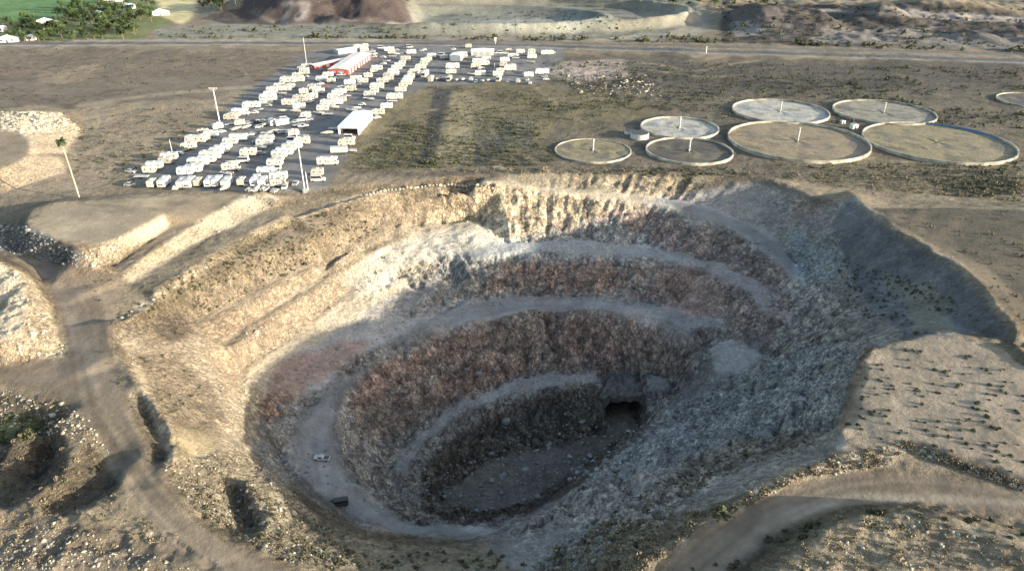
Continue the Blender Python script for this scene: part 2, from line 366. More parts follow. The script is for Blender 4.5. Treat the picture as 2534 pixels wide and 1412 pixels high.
# height grid for dropping things onto the finished ground
def ground(x, y):
    x = np.atleast_1d(np.asarray(x, float)); y = np.atleast_1d(np.asarray(y, float))
    return height(x, y)
HG = None
def hit(px, py):
    """where the view ray through photo pixels meets the terrain (vectorised)"""
    px = np.atleast_1d(np.asarray(px, float)); py = np.atleast_1d(np.asarray(py, float))
    dx = (px - CX) / F; dy = (CY - py) / F
    d = np.stack([dx, cp + dy * sp, -sp + dy * cp]); d = d / -d[2]        # per metre of descent
    t = np.full(px.shape, 78.0); done = np.zeros(px.shape, bool); last = t.copy()
    for _ in range(170):
        x = d[0] * t; y = d[1] * t; z = CH - t
        below = z < samp(DEM, x, y) + far_relief(x, y)
        done |= below
        last = np.where(done, last, t); t = np.where(done, t, t + 0.5)
        if done.all(): break
    lo = last; hi = t
    for _ in range(8):
        mid = (lo + hi) / 2; b = (CH - mid) < samp(DEM, d[0] * mid, d[1] * mid) + far_relief(d[0] * mid, d[1] * mid)
        hi = np.where(b, mid, hi); lo = np.where(b, lo, mid)
    x = d[0] * hi; y = d[1] * hi
    return x, y, height(x, y)

# ------------------------------------------------------------------ ground colours
TAN=(.27,.22,.155); BRN=(.150,.125,.097); ROADC=(.190,.155,.115); CREAM=(.58,.49,.355); PALEC=(.66,.59,.46); ORAN=(.60,.44,.29)
GREY=(.375,.355,.325); BLUEG=(.34,.355,.35); RUST=(.345,.25,.205); PURP=(.31,.25,.225); PALEB=(.235,.23,.215); DARKF=(.135,.118,.098)
LOT=(.17,.168,.165); OLIVE=(.145,.128,.075); SPEED=(.20,.20,.165); GREEN=(.10,.20,.075); YELL=(.50,.44,.24); SCRUB=(.115,.102,.078)
PATCH = [
 # (colour, strength, wobble px, polygon)
 (BRN,.9,14,[(-400,118),(400,125),(760,128),(700,200),(560,240),(250,262),(-400,270)]),
 (TAN,.5,16,[(-400,270),(250,262),(560,240),(640,260),(330,470),(-400,490)]),
 (TAN,.6,12,[(80,175),(240,165),(230,200),(90,205)]),
 (SCRUB,.9,20,[(1330,130),(2900,155),(2900,310),(1330,310),(1060,215)]),
 ((.085,.078,.066),.8,22,[(1500,145),(2900,165),(2900,235),(1900,225),(1640,230),(1450,200)]),
 ((.30,.255,.22),.9,5,[(1330,155),(1540,145),(1560,185),(1440,205),(1350,188)]),
 (OLIVE,.75,16,[(910,280),(1080,210),(1600,230),(1600,300),(1380,330),(1360,410),(860,420)]),
 ((.26,.225,.14),.7,8,[(1110,225),(1175,225),(1170,410),(1050,410)]),
 ((.06,.06,.062),.95,4,[(1075,218),(1120,222),(1100,300),(1070,405),(1035,405),(1060,300)]),
 ((.10,.10,.095),.7,9,[(1170,340),(1230,320),(1250,400),(1170,420)]),
 ((.11,.11,.10),.6,12,[(1240,290),(1310,300),(1310,370),(1230,380)]),
 (SCRUB,.7,20,[(1380,300),(2900,300),(2900,500),(1900,440),(1240,425)]),
 (OLIVE,.5,16,[(1900,395),(2500,380),(2534,500),(2100,470)]),
 (LOT,1,3,[(355,462),(330,440),(520,305),(640,210),(760,130),(880,112),(1100,112),(1395,118),(1395,150),(1330,205),(1060,212),(1000,235),(900,300),(830,430),(800,470),(560,478)]),
 ((.20,.19,.175),.8,5,[(640,425),(800,425),(790,470),(560,478)]),
 (TAN,.55,10,[(1880,430),(1990,450),(2110,470),(2250,520),(2330,600),(2220,560),(2120,475),(2000,480)]),
 ((.10,.088,.068),.95,6,[(2160,512),(2600,506),(2800,760),(2540,835),(2470,740),(2380,650),(2250,575)]),
 (TAN,.8,8,[(240,490),(640,470),(760,500),(560,560),(330,700),(200,670),(60,570),(140,500)]),
 ((.30,.255,.18),.8,5,[(60,545),(140,500),(420,485),(400,535),(250,605),(130,590)]),
 (CREAM,.8,4,[(205,622),(255,608),(330,575),(405,530),(415,560),(340,615),(250,655),(190,660)]),
 ((.16,.165,.165),.8,5,[(-20,560),(60,550),(130,592),(205,626),(200,660),(60,635),(-20,620)]),  # mound face turned from the sun, its shade painted as dark grey
 (CREAM,.85,5,[(290,695),(440,585),(600,485),(660,476),(705,500),(640,530),(480,602),(330,700)]),
 ((.20,.175,.125),.7,8,[(300,740),(480,610),(690,512),(760,505),(640,570),(520,640),(340,752)]),
 (CREAM,.75,8,[(-20,640),(70,680),(130,760),(160,880),(-20,900)]),
 (CREAM,.75,5,[(0,275),(150,278),(205,320),(160,380),(75,385),(70,345),(40,325),(0,322)]),
 (CREAM,.6,6,[(0,420),(70,385),(150,390),(160,430),(60,455),(0,465)]),
 # pit walls
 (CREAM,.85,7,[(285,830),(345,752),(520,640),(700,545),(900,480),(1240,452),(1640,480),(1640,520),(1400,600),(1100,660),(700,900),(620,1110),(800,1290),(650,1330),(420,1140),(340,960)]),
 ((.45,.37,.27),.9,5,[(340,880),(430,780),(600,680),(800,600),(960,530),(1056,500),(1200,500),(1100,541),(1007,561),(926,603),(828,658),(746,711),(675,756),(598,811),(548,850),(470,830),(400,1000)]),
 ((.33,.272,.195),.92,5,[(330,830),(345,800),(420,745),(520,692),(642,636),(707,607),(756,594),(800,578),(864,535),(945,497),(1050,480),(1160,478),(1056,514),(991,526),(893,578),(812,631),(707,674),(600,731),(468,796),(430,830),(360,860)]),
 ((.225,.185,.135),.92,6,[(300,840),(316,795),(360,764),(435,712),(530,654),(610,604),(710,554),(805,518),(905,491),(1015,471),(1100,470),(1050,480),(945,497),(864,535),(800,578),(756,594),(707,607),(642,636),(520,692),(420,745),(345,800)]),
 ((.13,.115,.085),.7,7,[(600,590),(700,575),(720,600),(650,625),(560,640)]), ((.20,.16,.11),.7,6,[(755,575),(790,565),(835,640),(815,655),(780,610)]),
 ((.35,.31,.23),.7,6,[(1245,430),(1560,428),(1800,434),(1640,480),(1500,478),(1250,460)]),
 ((.28,.232,.168),.85,10,[(340,870),(430,880),(520,960),(560,1040),(480,1090),(400,1040)]),
 ((.235,.195,.125),.9,5,[(430,1042),(545,1070),(550,1115),(440,1132)]),
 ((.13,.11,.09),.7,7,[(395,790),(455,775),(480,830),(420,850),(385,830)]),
 (ORAN,.4,14,[(480,800),(640,750),(860,690),(840,760),(660,880),(560,1000),(540,900)]),
 (PALEC,.85,14,[(830,690),(1000,590),(1250,540),(1290,590),(1100,650),(940,740)]),
 ((.26,.215,.15),.9,3,[(470,800),(600,740),(707,682),(812,640),(893,588),(991,535),(1000,542),(905,594),(815,648),(715,692),(610,750),(490,815)]),  # shaded ledge strip painted in as a darker tan
 ((.27,.225,.155),.9,3,[(550,852),(600,815),(690,758),(760,710),(840,660),(930,606),(1090,545),(1010,580),(900,640),(770,724),(690,775),(615,830),(560,870)]),  # next ledge down, its shade painted the same way
 ((.34,.30,.22),.7,10,[(400,1140),(620,1110),(800,1300),(1000,1350),(1250,1340),(1250,1412),(740,1412),(480,1280)]),
 (GREY,.95,8,[(615,1120),(640,1010),(700,900),(860,800),(1100,640),(1330,585),(1520,530),(1640,485),(1780,462),(1890,448),(1960,478),(2040,505),(2100,500),(2240,620),(2440,790),(2230,835),(2130,870),(2070,1050),(2100,1110),(1800,1230),(1600,1330),(1450,1412),(1280,1412),(1200,1340),(900,1310),(700,1190)]),  # grey reaches to the cast shadow's edge, putting that shade into the colour
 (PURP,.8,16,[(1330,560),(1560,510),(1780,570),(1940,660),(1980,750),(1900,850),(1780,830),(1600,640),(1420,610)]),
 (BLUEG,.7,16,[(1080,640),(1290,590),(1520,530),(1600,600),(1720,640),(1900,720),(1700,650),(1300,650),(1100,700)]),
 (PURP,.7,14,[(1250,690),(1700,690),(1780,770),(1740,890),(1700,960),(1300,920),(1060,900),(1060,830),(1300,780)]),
 ((.335,.265,.225),.75,10,[(1230,655),(1480,645),(1700,665),(1860,745),(1850,800),(1720,760),(1600,735),(1470,720),(1300,718),(1180,735)]),
 ((.335,.265,.22),.7,10,[(880,960),(1050,860),(1200,800),(1450,785),(1620,810),(1715,900),(1690,925),(1500,905),(1300,925),(1180,950),(1060,1010),(960,1090),(880,1080)]),
 (RUST,.95,14,[(1610,670),(1730,660),(1800,730),(1720,780),(1620,720)]),
 (RUST,.9,14,[(1240,660),(1480,640),(1560,690),(1500,715),(1250,700)]),
 (RUST,.95,14,[(640,1000),(700,905),(840,840),(930,850),(800,930),(730,1010),(650,1060)]),
 (RUST,.95,14,[(880,950),(1000,870),(1180,820),(1200,850),(1060,900),(960,980),(870,1020)]),
 (RUST,.95,14,[(1080,950),(1170,895),(1290,890),(1300,930),(1150,985),(1070,1000)]),
 (RUST,.75,14,[(1330,790),(1560,800),(1620,900),(1380,880)]),
 (PALEB,.5,12,[(1720,780),(1790,800),(1800,860),(1760,900),(1720,950),(1680,990),(1600,985),(1640,940),(1730,900),(1720,850)]),
 (PALEB,.8,7,[(840,985),(880,935),(950,880),(1040,835),(1150,798),(1300,768),(1450,765),(1560,775),(1650,800),(1718,850),(1790,800),(1665,764),(1592,749),(1470,731),(1300,728),(1150,752),(1050,790),(960,840),(860,905),(780,970),(735,1060),(720,1200),(870,1285),(1000,1322),(1190,1322),(1130,1305),(930,1250),(845,1130),(830,1060)]),
 ((.205,.20,.195),.75,4,[(790,990),(870,925),(1040,822),(1150,775),(1300,752),(1450,750),(1450,762),(1300,766),(1150,795),(1040,832),(880,932),(842,1000),(830,1060),(845,1130),(780,1130),(775,1050)]),
 (PALEB,.6,6,[(1640,985),(1560,958),(1400,948),(1220,1000),(1050,1110),(1022,1205),(960,1180),(1000,1085),(1200,965),(1400,916),(1600,925),(1700,925)]),
 (PALEB,.5,6,[(1300,590),(1495,600),(1690,626),(1800,660),(1884,700),(1900,760),(1862,735),(1787,684),(1690,650),(1300,630)]),
 ((.17,.165,.16),.8,4,[(1640,498),(1700,499),(1787,529),(1884,568),(1933,607),(1990,670),(1948,674),(1894,619),(1836,580),(1738,538)]),
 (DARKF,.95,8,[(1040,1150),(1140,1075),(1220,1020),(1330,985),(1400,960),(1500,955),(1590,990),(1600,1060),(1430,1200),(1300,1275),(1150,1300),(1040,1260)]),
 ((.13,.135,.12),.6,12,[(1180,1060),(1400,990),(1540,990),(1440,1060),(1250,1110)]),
 
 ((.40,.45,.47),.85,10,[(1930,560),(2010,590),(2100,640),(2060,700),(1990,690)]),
 (RUST,.5,8,[(1930,480),(2030,500),(2040,530),(1960,525)]),
 ((.15,.16,.175),.85,8,[(2115,482),(2230,575),(2380,660),(2534,850),(2420,820),(2240,840),(2120,720),(2060,560)]),  # shadow on the right slope painted as dark blue grey
 ((.28,.26,.18),.5,18,[(2200,680),(2330,730),(2360,820),(2250,820)]),
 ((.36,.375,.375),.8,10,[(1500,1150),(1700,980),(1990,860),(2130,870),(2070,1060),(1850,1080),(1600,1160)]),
 ((.27,.245,.20),.7,10,[(1640,1180),(1800,1080),(2000,1060),(2050,1090),(1850,1130),(1700,1220)]),
 ((.24,.20,.135),.85,4,[(345,800),(420,742),(520,692),(642,640),(707,612),(756,598),(800,582),(864,540),(945,500),(940,508),(870,556),(806,594),(760,606),(712,620),(650,650),(530,706),(430,760),(360,815)]),  # dark strip under the upper crest, painted shade
 ((.23,.19,.13),.9,4,[(316,795),(360,764),(435,712),(530,654),(610,604),(710,554),(805,518),(905,491),(1015,471),(1015,476),(905,500),(805,528),(715,566),(620,617),(540,668),(445,726),(372,778),(330,806)]),  # dark strip inside the rim berm, painted shade
 # lower right bench, road, mound
 ((.265,.222,.168),.95,4,[(2232,842),(2300,828),(2400,838),(2490,870),(2560,905),(2800,1000),(2800,1260),(2450,1165),(2350,1135),(2260,1092),(2140,1112),(2075,1060),(2120,930),(2150,874)]),
 ((.36,.29,.21),.6,6,[(2150,874),(2232,842),(2180,900),(2140,960),(2110,1050),(2130,1110),(2070,1060),(2110,940)]),
 (CREAM,.55,8,[(1740,1290),(1850,1215),(1950,1165),(2050,1134),(2260,1095),(2200,1150),(1980,1190),(1800,1290)]),
 ((.36,.32,.24),.7,10,[(1240,1412),(1500,1290),(1760,1265),(1700,1340),(1600,1412)]),
 ((.26,.26,.25),.6,10,[(1200,1345),(1420,1300),(1500,1300),(1330,1412),(1240,1412)]),  # shaded near slope, its shadow tone put into the colour
 (ROADC,.95,4,[(1600,1450),(1790,1292),(1870,1237),(1980,1192),(2120,1167),(2300,1174),(2700,1250),(2700,1310),(2540,1280),(2300,1242),(2120,1248),(2000,1284),(1900,1340),(1760,1450)]),
 ((.42,.37,.28),.35,6,[(1900,1270),(2100,1215),(2534,1235),(2534,1250),(2100,1235),(1850,1330)]),
 ((.235,.205,.15),.85,6,[(1830,1450),(1990,1338),(2100,1286),(2250,1266),(2400,1294),(2700,1360),(2700,1600),(1830,1600)]),
 # left roads
 (ROADC,.95,6,[(20,622),(100,640),(230,668),(330,690),(280,760),(270,850),(300,920),(335,1040),(400,1175),(500,1300),(740,1420),(700,1500),(560,1500),(420,1350),(300,1180),(230,1060),(140,985),(0,960),(0,890),(110,885),(180,880),(150,790),(110,700)]),
 ((.19,.165,.135),.6,6,[(110,660),(190,690),(260,930),(215,965),(180,870),(150,760)]),
 ((.17,.14,.10),.75,6,[(0,930),(130,950),(230,985),(330,1090),(440,1240),(620,1360),(740,1420),(600,1420),(400,1280),(240,1080),(120,1000),(0,965)]),
 ((.16,.135,.10),.9,6,[(0,1265),(60,1255),(170,1290),(300,1310),(440,1412),(300,1412),(160,1330),(0,1310)]),
 ((.12,.102,.08),.85,8,[(0,1100),(110,1080),(150,1130),(140,1190),(0,1250)]),
 ((.13,.108,.08),.75,14,[(-20,960),(140,1010),(230,1110),(310,1200),(130,1290),(-20,1240)]),
 ((.14,.165,.05),.6,12,[(0,1040),(90,1020),(130,1050),(60,1090),(0,1090)]),
 ((.15,.125,.095),.7,14,[(-20,1320),(400,1330),(560,1412),(-20,1412)]),
 ((.11,.115,.11),.6,8,[(550,1195),(600,1230),(635,1320),(600,1325),(560,1260)]),  # ravine shadow painted as dark ground
 # far
 (SPEED,.9,6,[(380,75),(600,50),(1000,60),(1000,-40),(1640,-40),(1760,30),(1755,75),(1700,98),(380,100)]),
 ((.30,.27,.21),.6,5,[(120,100),(1700,88),(1700,100),(120,108)]),
 ((.20,.215,.19),.7,5,[(1040,30),(1250,15),(1420,15),(1520,40),(1520,75),(1400,85),(1050,82)]),
 ((.30,.31,.265),.8,4,[(1180,55),(1430,45),(1440,75),(1240,78)]),
 ((.29,.26,.205),.85,4,[(1640,5),(1700,20),(1755,60),(1740,85),(1640,98),(1300,98),(1640,85),(1700,65),(1690,35)]),
 ((.075,.06,.057),.95,5,[(500,45),(600,20),(620,-60),(980,-60),(1025,55),(900,62),(560,62)]),
 ((.055,.045,.043),.7,8,[(590,40),(640,-40),(950,-40),(1010,45),(850,50),(700,48)]),
 ((.32,.29,.26),.85,2,[(690,60),(715,15),(680,5),(770,5),(760,40),(740,55),(730,50),(750,12),(722,12),(705,60)]),
 ((.055,.05,.047),.9,8,[(1780,60),(1790,10),(2400,10),(2600,60),(2600,150),(2400,120),(1790,105)]),
 ((.09,.085,.085),.7,8,[(1800,30),(1900,15),(2030,60),(1960,92),(1850,80)]),
 ((.27,.26,.25),.8,5,[(1810,55),(1880,52),(1900,85),(1820,92)]),
 ((.25,.235,.21),.55,10,[(2030,60),(2300,80),(2534,90),(2534,125),(2000,105)]),
 ((.36,.33,.30),.8,3,[(2160,12),(2250,25),(2534,45),(2534,52),(2250,36)]),
 (GREEN,.95,4,[(-400,-60),(210,-60),(300,20),(100,55),(-400,60)]),
 ((.14,.17,.07),.85,8,[(-400,55),(120,50),(380,-60),(420,-60),(420,60),(330,100),(-400,105)]),
 (YELL,.95,4,[(375,-60),(490,-60),(480,40),(450,62),(400,45),(395,20)]),
 ((.11,.115,.12),1,1.5,[(-500,106),(500,104),(1000,105),(1300,110),(1800,124),(2900,158),(2900,166),(1800,131),(1300,116),(1000,110),(500,110),(-500,114)]),
 ((.33,.31,.28),.9,1,[(-500,114),(500,110.5),(1000,110.5),(1300,116.5),(1800,132),(2900,167),(2900,169),(1800,133.5),(1300,118),(1000,112),(500,112),(-500,117)]),
 ((.12,.125,.13),.8,1.5,[(1000,99),(1300,103),(1800,114),(2900,140),(2900,146),(1800,119),(1300,106),(1000,102)]),
]
def stroke(line, w, c, st=.8, wob=1.5):
    P = crom([(a[0], a[1], 0) for a in line], 4); L_, R_ = [], []
    for i in range(len(P)):
        d = P[min(i + 1, len(P) - 1)] - P[max(i - 1, 0)]; n = math.hypot(d[0], d[1]) or 1; nx__, ny__ = -d[1] / n, d[0] / n
        L_.append((P[i][0] + nx__ * w / 2, P[i][1] + ny__ * w / 2)); R_.append((P[i][0] - nx__ * w / 2, P[i][1] - ny__ * w / 2))
    PATCH.append((c, st, wob, L_ + R_[::-1]))
PT = (.30, .25, .175); DK = (.07, .062, .05)
stroke([(1165,225),(1158,290),(1148,360),(1152,405)], 7, PT); stroke([(1310,205),(1380,262),(1450,305)], 4, PT, .7); stroke([(895,425),(930,360),(1020,292),(1085,270)], 5, PT, .7)
stroke([(1190,290),(1230,345),(1290,385),(1340,402)], 6, PT, .75); stroke([(1222,392),(1240,430),(1232,455)], 8, PT); stroke([(190,264),(350,240),(520,223),(625,216)], 8, (.28,.24,.17), .8)
stroke([(236,262),(246,290),(240,330)], 6, (.36,.31,.22), .7); stroke([(410,283),(440,310),(465,333)], 4, DK, .9, .5); stroke([(0,205),(80,235),(170,262)], 3, DK, .7)
stroke([(170,262),(260,230),(330,222)], 3, DK, .7); stroke([(2120,486),(2152,523),(2222,574),(2302,620),(2372,663),(2422,708),(2462,758),(2504,810),(2545,856)], 9, (.34,.29,.19), .85)
stroke([(2150,512),(2350,512),(2560,516)], 5, (.26,.22,.15), .8); stroke([(1540,150),(1620,160),(1720,175),(1800,160),(1880,150)], 4, PT, .6); stroke([(1600,175),(1760,190),(1800,185)], 4, PT, .5)
stroke([(1560,152),(1585,170),(1575,190)], 14, (.13,.11,.095), .8); stroke([(1430,205),(1560,225),(1640,250),(1600,240),(1480,230)], 16, DK, .7, 8); stroke([(1650,190),(1800,200),(1950,215)], 14, DK, .7, 8)
stroke([(1960,270),(2040,300),(2100,330)], 10, DK, .6, 6); stroke([(1560,345),(1600,370),(1650,400)], 10, DK, .7, 4); stroke([(1790,320),(1800,350),(1830,385)], 12, DK, .8, 4); stroke([(1350,385),(1450,405),(1560,412)], 8, DK, .6, 6)
stroke([(1880,405),(2050,420),(2250,430),(2500,420)], 10, DK, .5, 10); stroke([(2000,380),(2200,398),(2400,402)], 5, PT, .5, 5); stroke([(2450,250),(2534,240)], 10, DK, .6)
stroke([(620,28),(690,60),(760,62),(900,50),(1010,62)], 6, (.26,.23,.2), .6); stroke([(2030,25),(2200,35),(2400,50),(2560,56)], 5, (.33,.30,.27), .8); stroke([(2300,20),(2320,50),(2280,80),(2200,95)], 8, (.24,.21,.18), .8, 3)
stroke([(1040,20),(1200,4),(1400,6),(1540,22),(1600,50),(1560,85),(1440,94)], 4, (.12,.12,.10), .8); stroke([(1100,40),(1250,24),(1420,26),(1500,45),(1500,70),(1430,84)], 8, (.10,.11,.105), .8)
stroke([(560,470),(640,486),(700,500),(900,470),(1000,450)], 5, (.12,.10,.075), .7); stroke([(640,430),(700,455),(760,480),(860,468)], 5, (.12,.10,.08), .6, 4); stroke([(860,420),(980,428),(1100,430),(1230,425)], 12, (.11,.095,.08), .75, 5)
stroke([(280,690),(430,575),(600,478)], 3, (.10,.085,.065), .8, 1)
tx = TX.ravel(); ty = TY.ravel(); tz = TZ.ravel()
PX, PY = project(tx, ty, tz)
sc_ = np.clip(ty / 140, .5, 5)
n1 = fbm(tx / (5 * sc_), ty / (5 * sc_), 4, 61, .6); n2 = fbm(tx / (5 * sc_) + 50, ty / (5 * sc_) + 9, 4, 62, .6)
colr = np.empty((tx.size, 3)); colr[:] = (.21, .178, .128)
front = ty > 15
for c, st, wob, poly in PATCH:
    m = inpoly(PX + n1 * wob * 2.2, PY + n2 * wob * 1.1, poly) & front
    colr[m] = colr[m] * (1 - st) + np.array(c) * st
# the slight mottling of the earth itself
mot = 1 + 0.34 * fbm(tx / 22, ty / 16, 5, 71, .62)[:, None] + 0.2 * fbm(tx / 2.5, ty / 2.5, 3, 72)[:, None]
colr *= mot
def tracks(line, half, amp=.22):
    P = np.array([W(*q)[:2] for q in crom(line, 4)]); seg = np.hypot(*(P[1:] - P[:-1]).T); S0 = np.concatenate([[0], np.cumsum(seg)])
    bb = (tx > P[:, 0].min() - half) & (tx < P[:, 0].max() + half) & (ty > P[:, 1].min() - half) & (ty < P[:, 1].max() + half)
    k = np.where(bb)[0]; bd = np.full(k.size, 1e9); bs = np.zeros(k.size); bl = np.zeros(k.size); qx, qy = tx[k], ty[k]
    for i in range(len(P) - 1):
        a, d = P[i], P[i + 1] - P[i]; l2 = max(1e-6, d @ d); t = np.clip(((qx - a[0]) * d[0] + (qy - a[1]) * d[1]) / l2, 0, 1)
        ex = qx - a[0] - d[0] * t; ey = qy - a[1] - d[1] * t; D = np.hypot(ex, ey); sgn = np.sign(d[0] * ey - d[1] * ex)
        m = D < bd; bd[m] = D[m]; bl[m] = (D * sgn)[m]; bs[m] = (S0[i] + t * seg[i])[m]
    wgt = 1 - sm(half * .6, half, bd)
    n = fbm(bl / 1.1, bs / 45, 3, 301, .7) + .6 * fbm(bl / .45, bs / 60, 1, 305)
    colr[k] *= (1 + amp * 2.2 * wgt * n)[:, None]
tracks([(60,640,0),(170,700,0),(215,800,0),(240,900,0),(270,1000,0),(330,1110,-.5),(420,1240,-1),(560,1350,-1),(720,1430,-2)], 8)
tracks([(0,930,0),(120,960,0),(220,1010,0),(300,1100,0),(400,1230,-1),(560,1360,-1)], 5)
tracks([(1700,1430,1.5),(1850,1310,2),(2000,1235,3),(2150,1205,3),(2350,1205,3.5),(2600,1250,4)], 6, .28)
tracks([(790,1200,-32),(775,1100,-30),(800,1020,-28.5),(870,935,-27),(1000,850,-26),(1150,785,-25),(1300,750,-24),(1470,748,-23.5),(1620,775,-23.5)], 5)
tracks([(1250,460,-1),(1450,480,-4),(1640,500,-6),(1810,555,-8),(1920,630,-11)], 4)
tracks([(240,490,4),(400,500,3),(620,482,0)], 10, .15)
for k in range(3):
    colr[:, k] = blur(colr[:, k].reshape(NR, NC), 1).ravel()
veg = np.clip((fbm(tx / 14, ty / 14, 4, 75) + .1), 0, 1) * 1.0
slope_v = samp(SLOPE, tx, ty)

verts = np.stack([tx, ty, tz], 1)
idx = np.arange(NR * NC).reshape(NR, NC)
quads = np.stack([idx[:-1, :-1], idx[:-1, 1:], idx[1:, 1:], idx[1:, :-1]], -1).reshape(-1, 4)
me = bpy.data.meshes.new('ground')
me.vertices.add(len(verts)); me.vertices.foreach_set('co', verts.ravel())
me.loops.add(quads.size); me.loops.foreach_set('vertex_index', quads.ravel().astype(np.int32))
me.polygons.add(len(quads)); me.polygons.foreach_set('loop_start', np.arange(0, quads.size, 4, dtype=np.int32))
me.update(calc_edges=True)
ca = me.color_attributes.new('earth', 'FLOAT_COLOR', 'POINT')
ca.data.foreach_set('color', np.concatenate([colr, np.ones((len(colr), 1))], 1).ravel())
at = me.attributes.new('steep', 'FLOAT', 'POINT'); at.data.foreach_set('value', sm(.15, .6, slope_v))
me.polygons.foreach_set('use_smooth', np.ones(len(quads), bool))

at2 = me.attributes.new('calm', 'FLOAT', 'POINT'); at2.data.foreach_set('value', samp(masks()['calm'], tx, ty))
at3 = me.attributes.new('crag', 'FLOAT', 'POINT'); at3.data.foreach_set('value', sm(.15, .6, slope_v) * samp(masks()['crag'], tx, ty))
# ------------------------------------------------------------------ materials
def newmat(name):
    m = bpy.data.materials.new(name); m.use_nodes = True
    nt = m.node_tree; b = nt.nodes['Principled BSDF']; return m, nt, b
def N(nt, t, **kw):
    n = nt.nodes.new(t)
    for k, v in kw.items():
        if k in n.inputs: n.inputs[k].default_value = v
        else: setattr(n, k, v)
    return n
def mixc(nt, a, b, f, mode='MIX'):
    n = nt.nodes.new('ShaderNodeMix'); n.data_type = 'RGBA'; n.blend_type = mode
    for s, v in ((0, f), (6, a), (7, b)):
        if isinstance(v, (int, float)): n.inputs[s].default_value = v
        elif isinstance(v, tuple): n.inputs[s].default_value = (*v, 1)
        else: nt.links.new(v, n.inputs[s])
    return n.outputs[2]
def ramp(nt, f, a, b, c0=(0, 0, 0), c1=(1, 1, 1)):
    r = nt.nodes.new('ShaderNodeValToRGB'); e = r.color_ramp.elements
    e[0].position = a; e[1].position = b; e[0].color = (*c0, 1); e[1].color = (*c1, 1)
    nt.links.new(f, r.inputs[0]); return r.outputs[0]

gm, nt, b = newmat('earth_and_rock')
L = nt.links.new
geo = N(nt, 'ShaderNodeNewGeometry'); att = N(nt, 'ShaderNodeAttribute', attribute_name='earth'); st = N(nt, 'ShaderNodeAttribute', attribute_name='steep')
def noise(scale, det=6, rough=.6, vec=None):
    n = N(nt, 'ShaderNodeTexNoise', Scale=scale, Detail=det, Roughness=rough); L(vec or geo.outputs['Position'], n.inputs['Vector']); return n.outputs['Fac']
mp = N(nt, 'ShaderNodeMapping'); mp.inputs['Scale'].default_value = (1, 1, .35); L(geo.outputs['Position'], mp.inputs['Vector'])
calm = N(nt, 'ShaderNodeAttribute', attribute_name='calm')
nA = noise(.9, 8, .72); nB = noise(.12, 5, .6); nC = noise(3.2, 4, .7)
vor = N(nt, 'ShaderNodeTexVoronoi', Scale=1.1); vor.feature = 'F1'; L(geo.outputs['Position'], vor.inputs['Vector'])
vor2 = N(nt, 'ShaderNodeTexVoronoi', Scale=.45); L(geo.outputs['Position'], vor2.inputs['Vector'])
c = att.outputs['Color']
c = mixc(nt, c, ramp(nt, nA, .3, .72, (.55, .53, .51), (1.42, 1.43, 1.45)), .85, 'MULTIPLY')
mp.inputs['Scale'].default_value = (1, 1, .55)
nS = noise(.42, 8, .66, mp.outputs[0])
rid = N(nt, 'ShaderNodeMath', operation='SUBTRACT'); L(nS, rid.inputs[0]); rid.inputs[1].default_value = .5
rab = N(nt, 'ShaderNodeMath', operation='ABSOLUTE'); L(rid.outputs[0], rab.inputs[0])
joint = ramp(nt, rab.outputs[0], .0, .075, (.34, .33, .33), (1.06, 1.06, 1.06))
bedn = noise(.22, 6, .7)
bed = ramp(nt, bedn, .36, .62, (.70, .70, .73), (1.3, 1.28, 1.24))
mp3 = N(nt, 'ShaderNodeMapping'); mp3.inputs['Scale'].default_value = (1, 1, .5); mp3.inputs['Rotation'].default_value = (.3, .2, .5); L(geo.outputs['Position'], mp3.inputs['Vector'])
nL = noise(.16, 7, .74, mp3.outputs[0])
r2 = N(nt, 'ShaderNodeMath', operation='SUBTRACT'); L(nL, r2.inputs[0]); r2.inputs[1].default_value = .5
r3 = N(nt, 'ShaderNodeMath', operation='ABSOLUTE'); L(r2.outputs[0], r3.inputs[0])
joint2 = ramp(nt, r3.outputs[0], .0, .045, (.38, .37, .38), (1.08, 1.08, 1.08))
vw = N(nt, 'ShaderNodeTexVoronoi', Scale=.55); L(mp3.outputs[0], vw.inputs['Vector'])
blk0 = ramp(nt, vw.outputs['Color'], .1, .9, (.66, .66, .68), (1.36, 1.35, 1.32))
vc = N(nt, 'ShaderNodeTexVoronoi', Scale=.8); vc.feature = 'DISTANCE_TO_EDGE'; L(mp3.outputs[0], vc.inputs['Vector'])
blk = mixc(nt, blk0, ramp(nt, vc.outputs['Distance'], .0, .09, (.5, .5, .5), (1.05, 1.05, 1.05)), .8, 'MULTIPLY')
cw = mixc(nt, mixc(nt, mixc(nt, mixc(nt, c, joint, .85, 'MULTIPLY'), bed, 1., 'MULTIPLY'), joint2, .8, 'MULTIPLY'), blk, .9, 'MULTIPLY')  # dark rock joints, their contrast also standing in for relief shading
crg = N(nt, 'ShaderNodeAttribute', attribute_name='crag')
sun_side = mixc(nt, c, mixc(nt, c, joint, .5, 'MULTIPLY'), st.outputs['Fac'])
c = mixc(nt, sun_side, mixc(nt, cw, (1.72, 1.68, 1.58), 1., 'MULTIPLY'), crg.outputs['Fac'])  # crag colour raised to make up for skylight that steep faces miss
soft = mixc(nt, att.outputs['Color'], ramp(nt, nA, .3, .72, (.86,)*3, (1.12,)*3), 1., 'MULTIPLY')
c = mixc(nt, c, soft, calm.outputs['Fac'])
c = mixc(nt, c, ramp(nt, nB, .3, .7, (.82, .82, .84), (1.16, 1.15, 1.12)), 1., 'MULTIPLY')
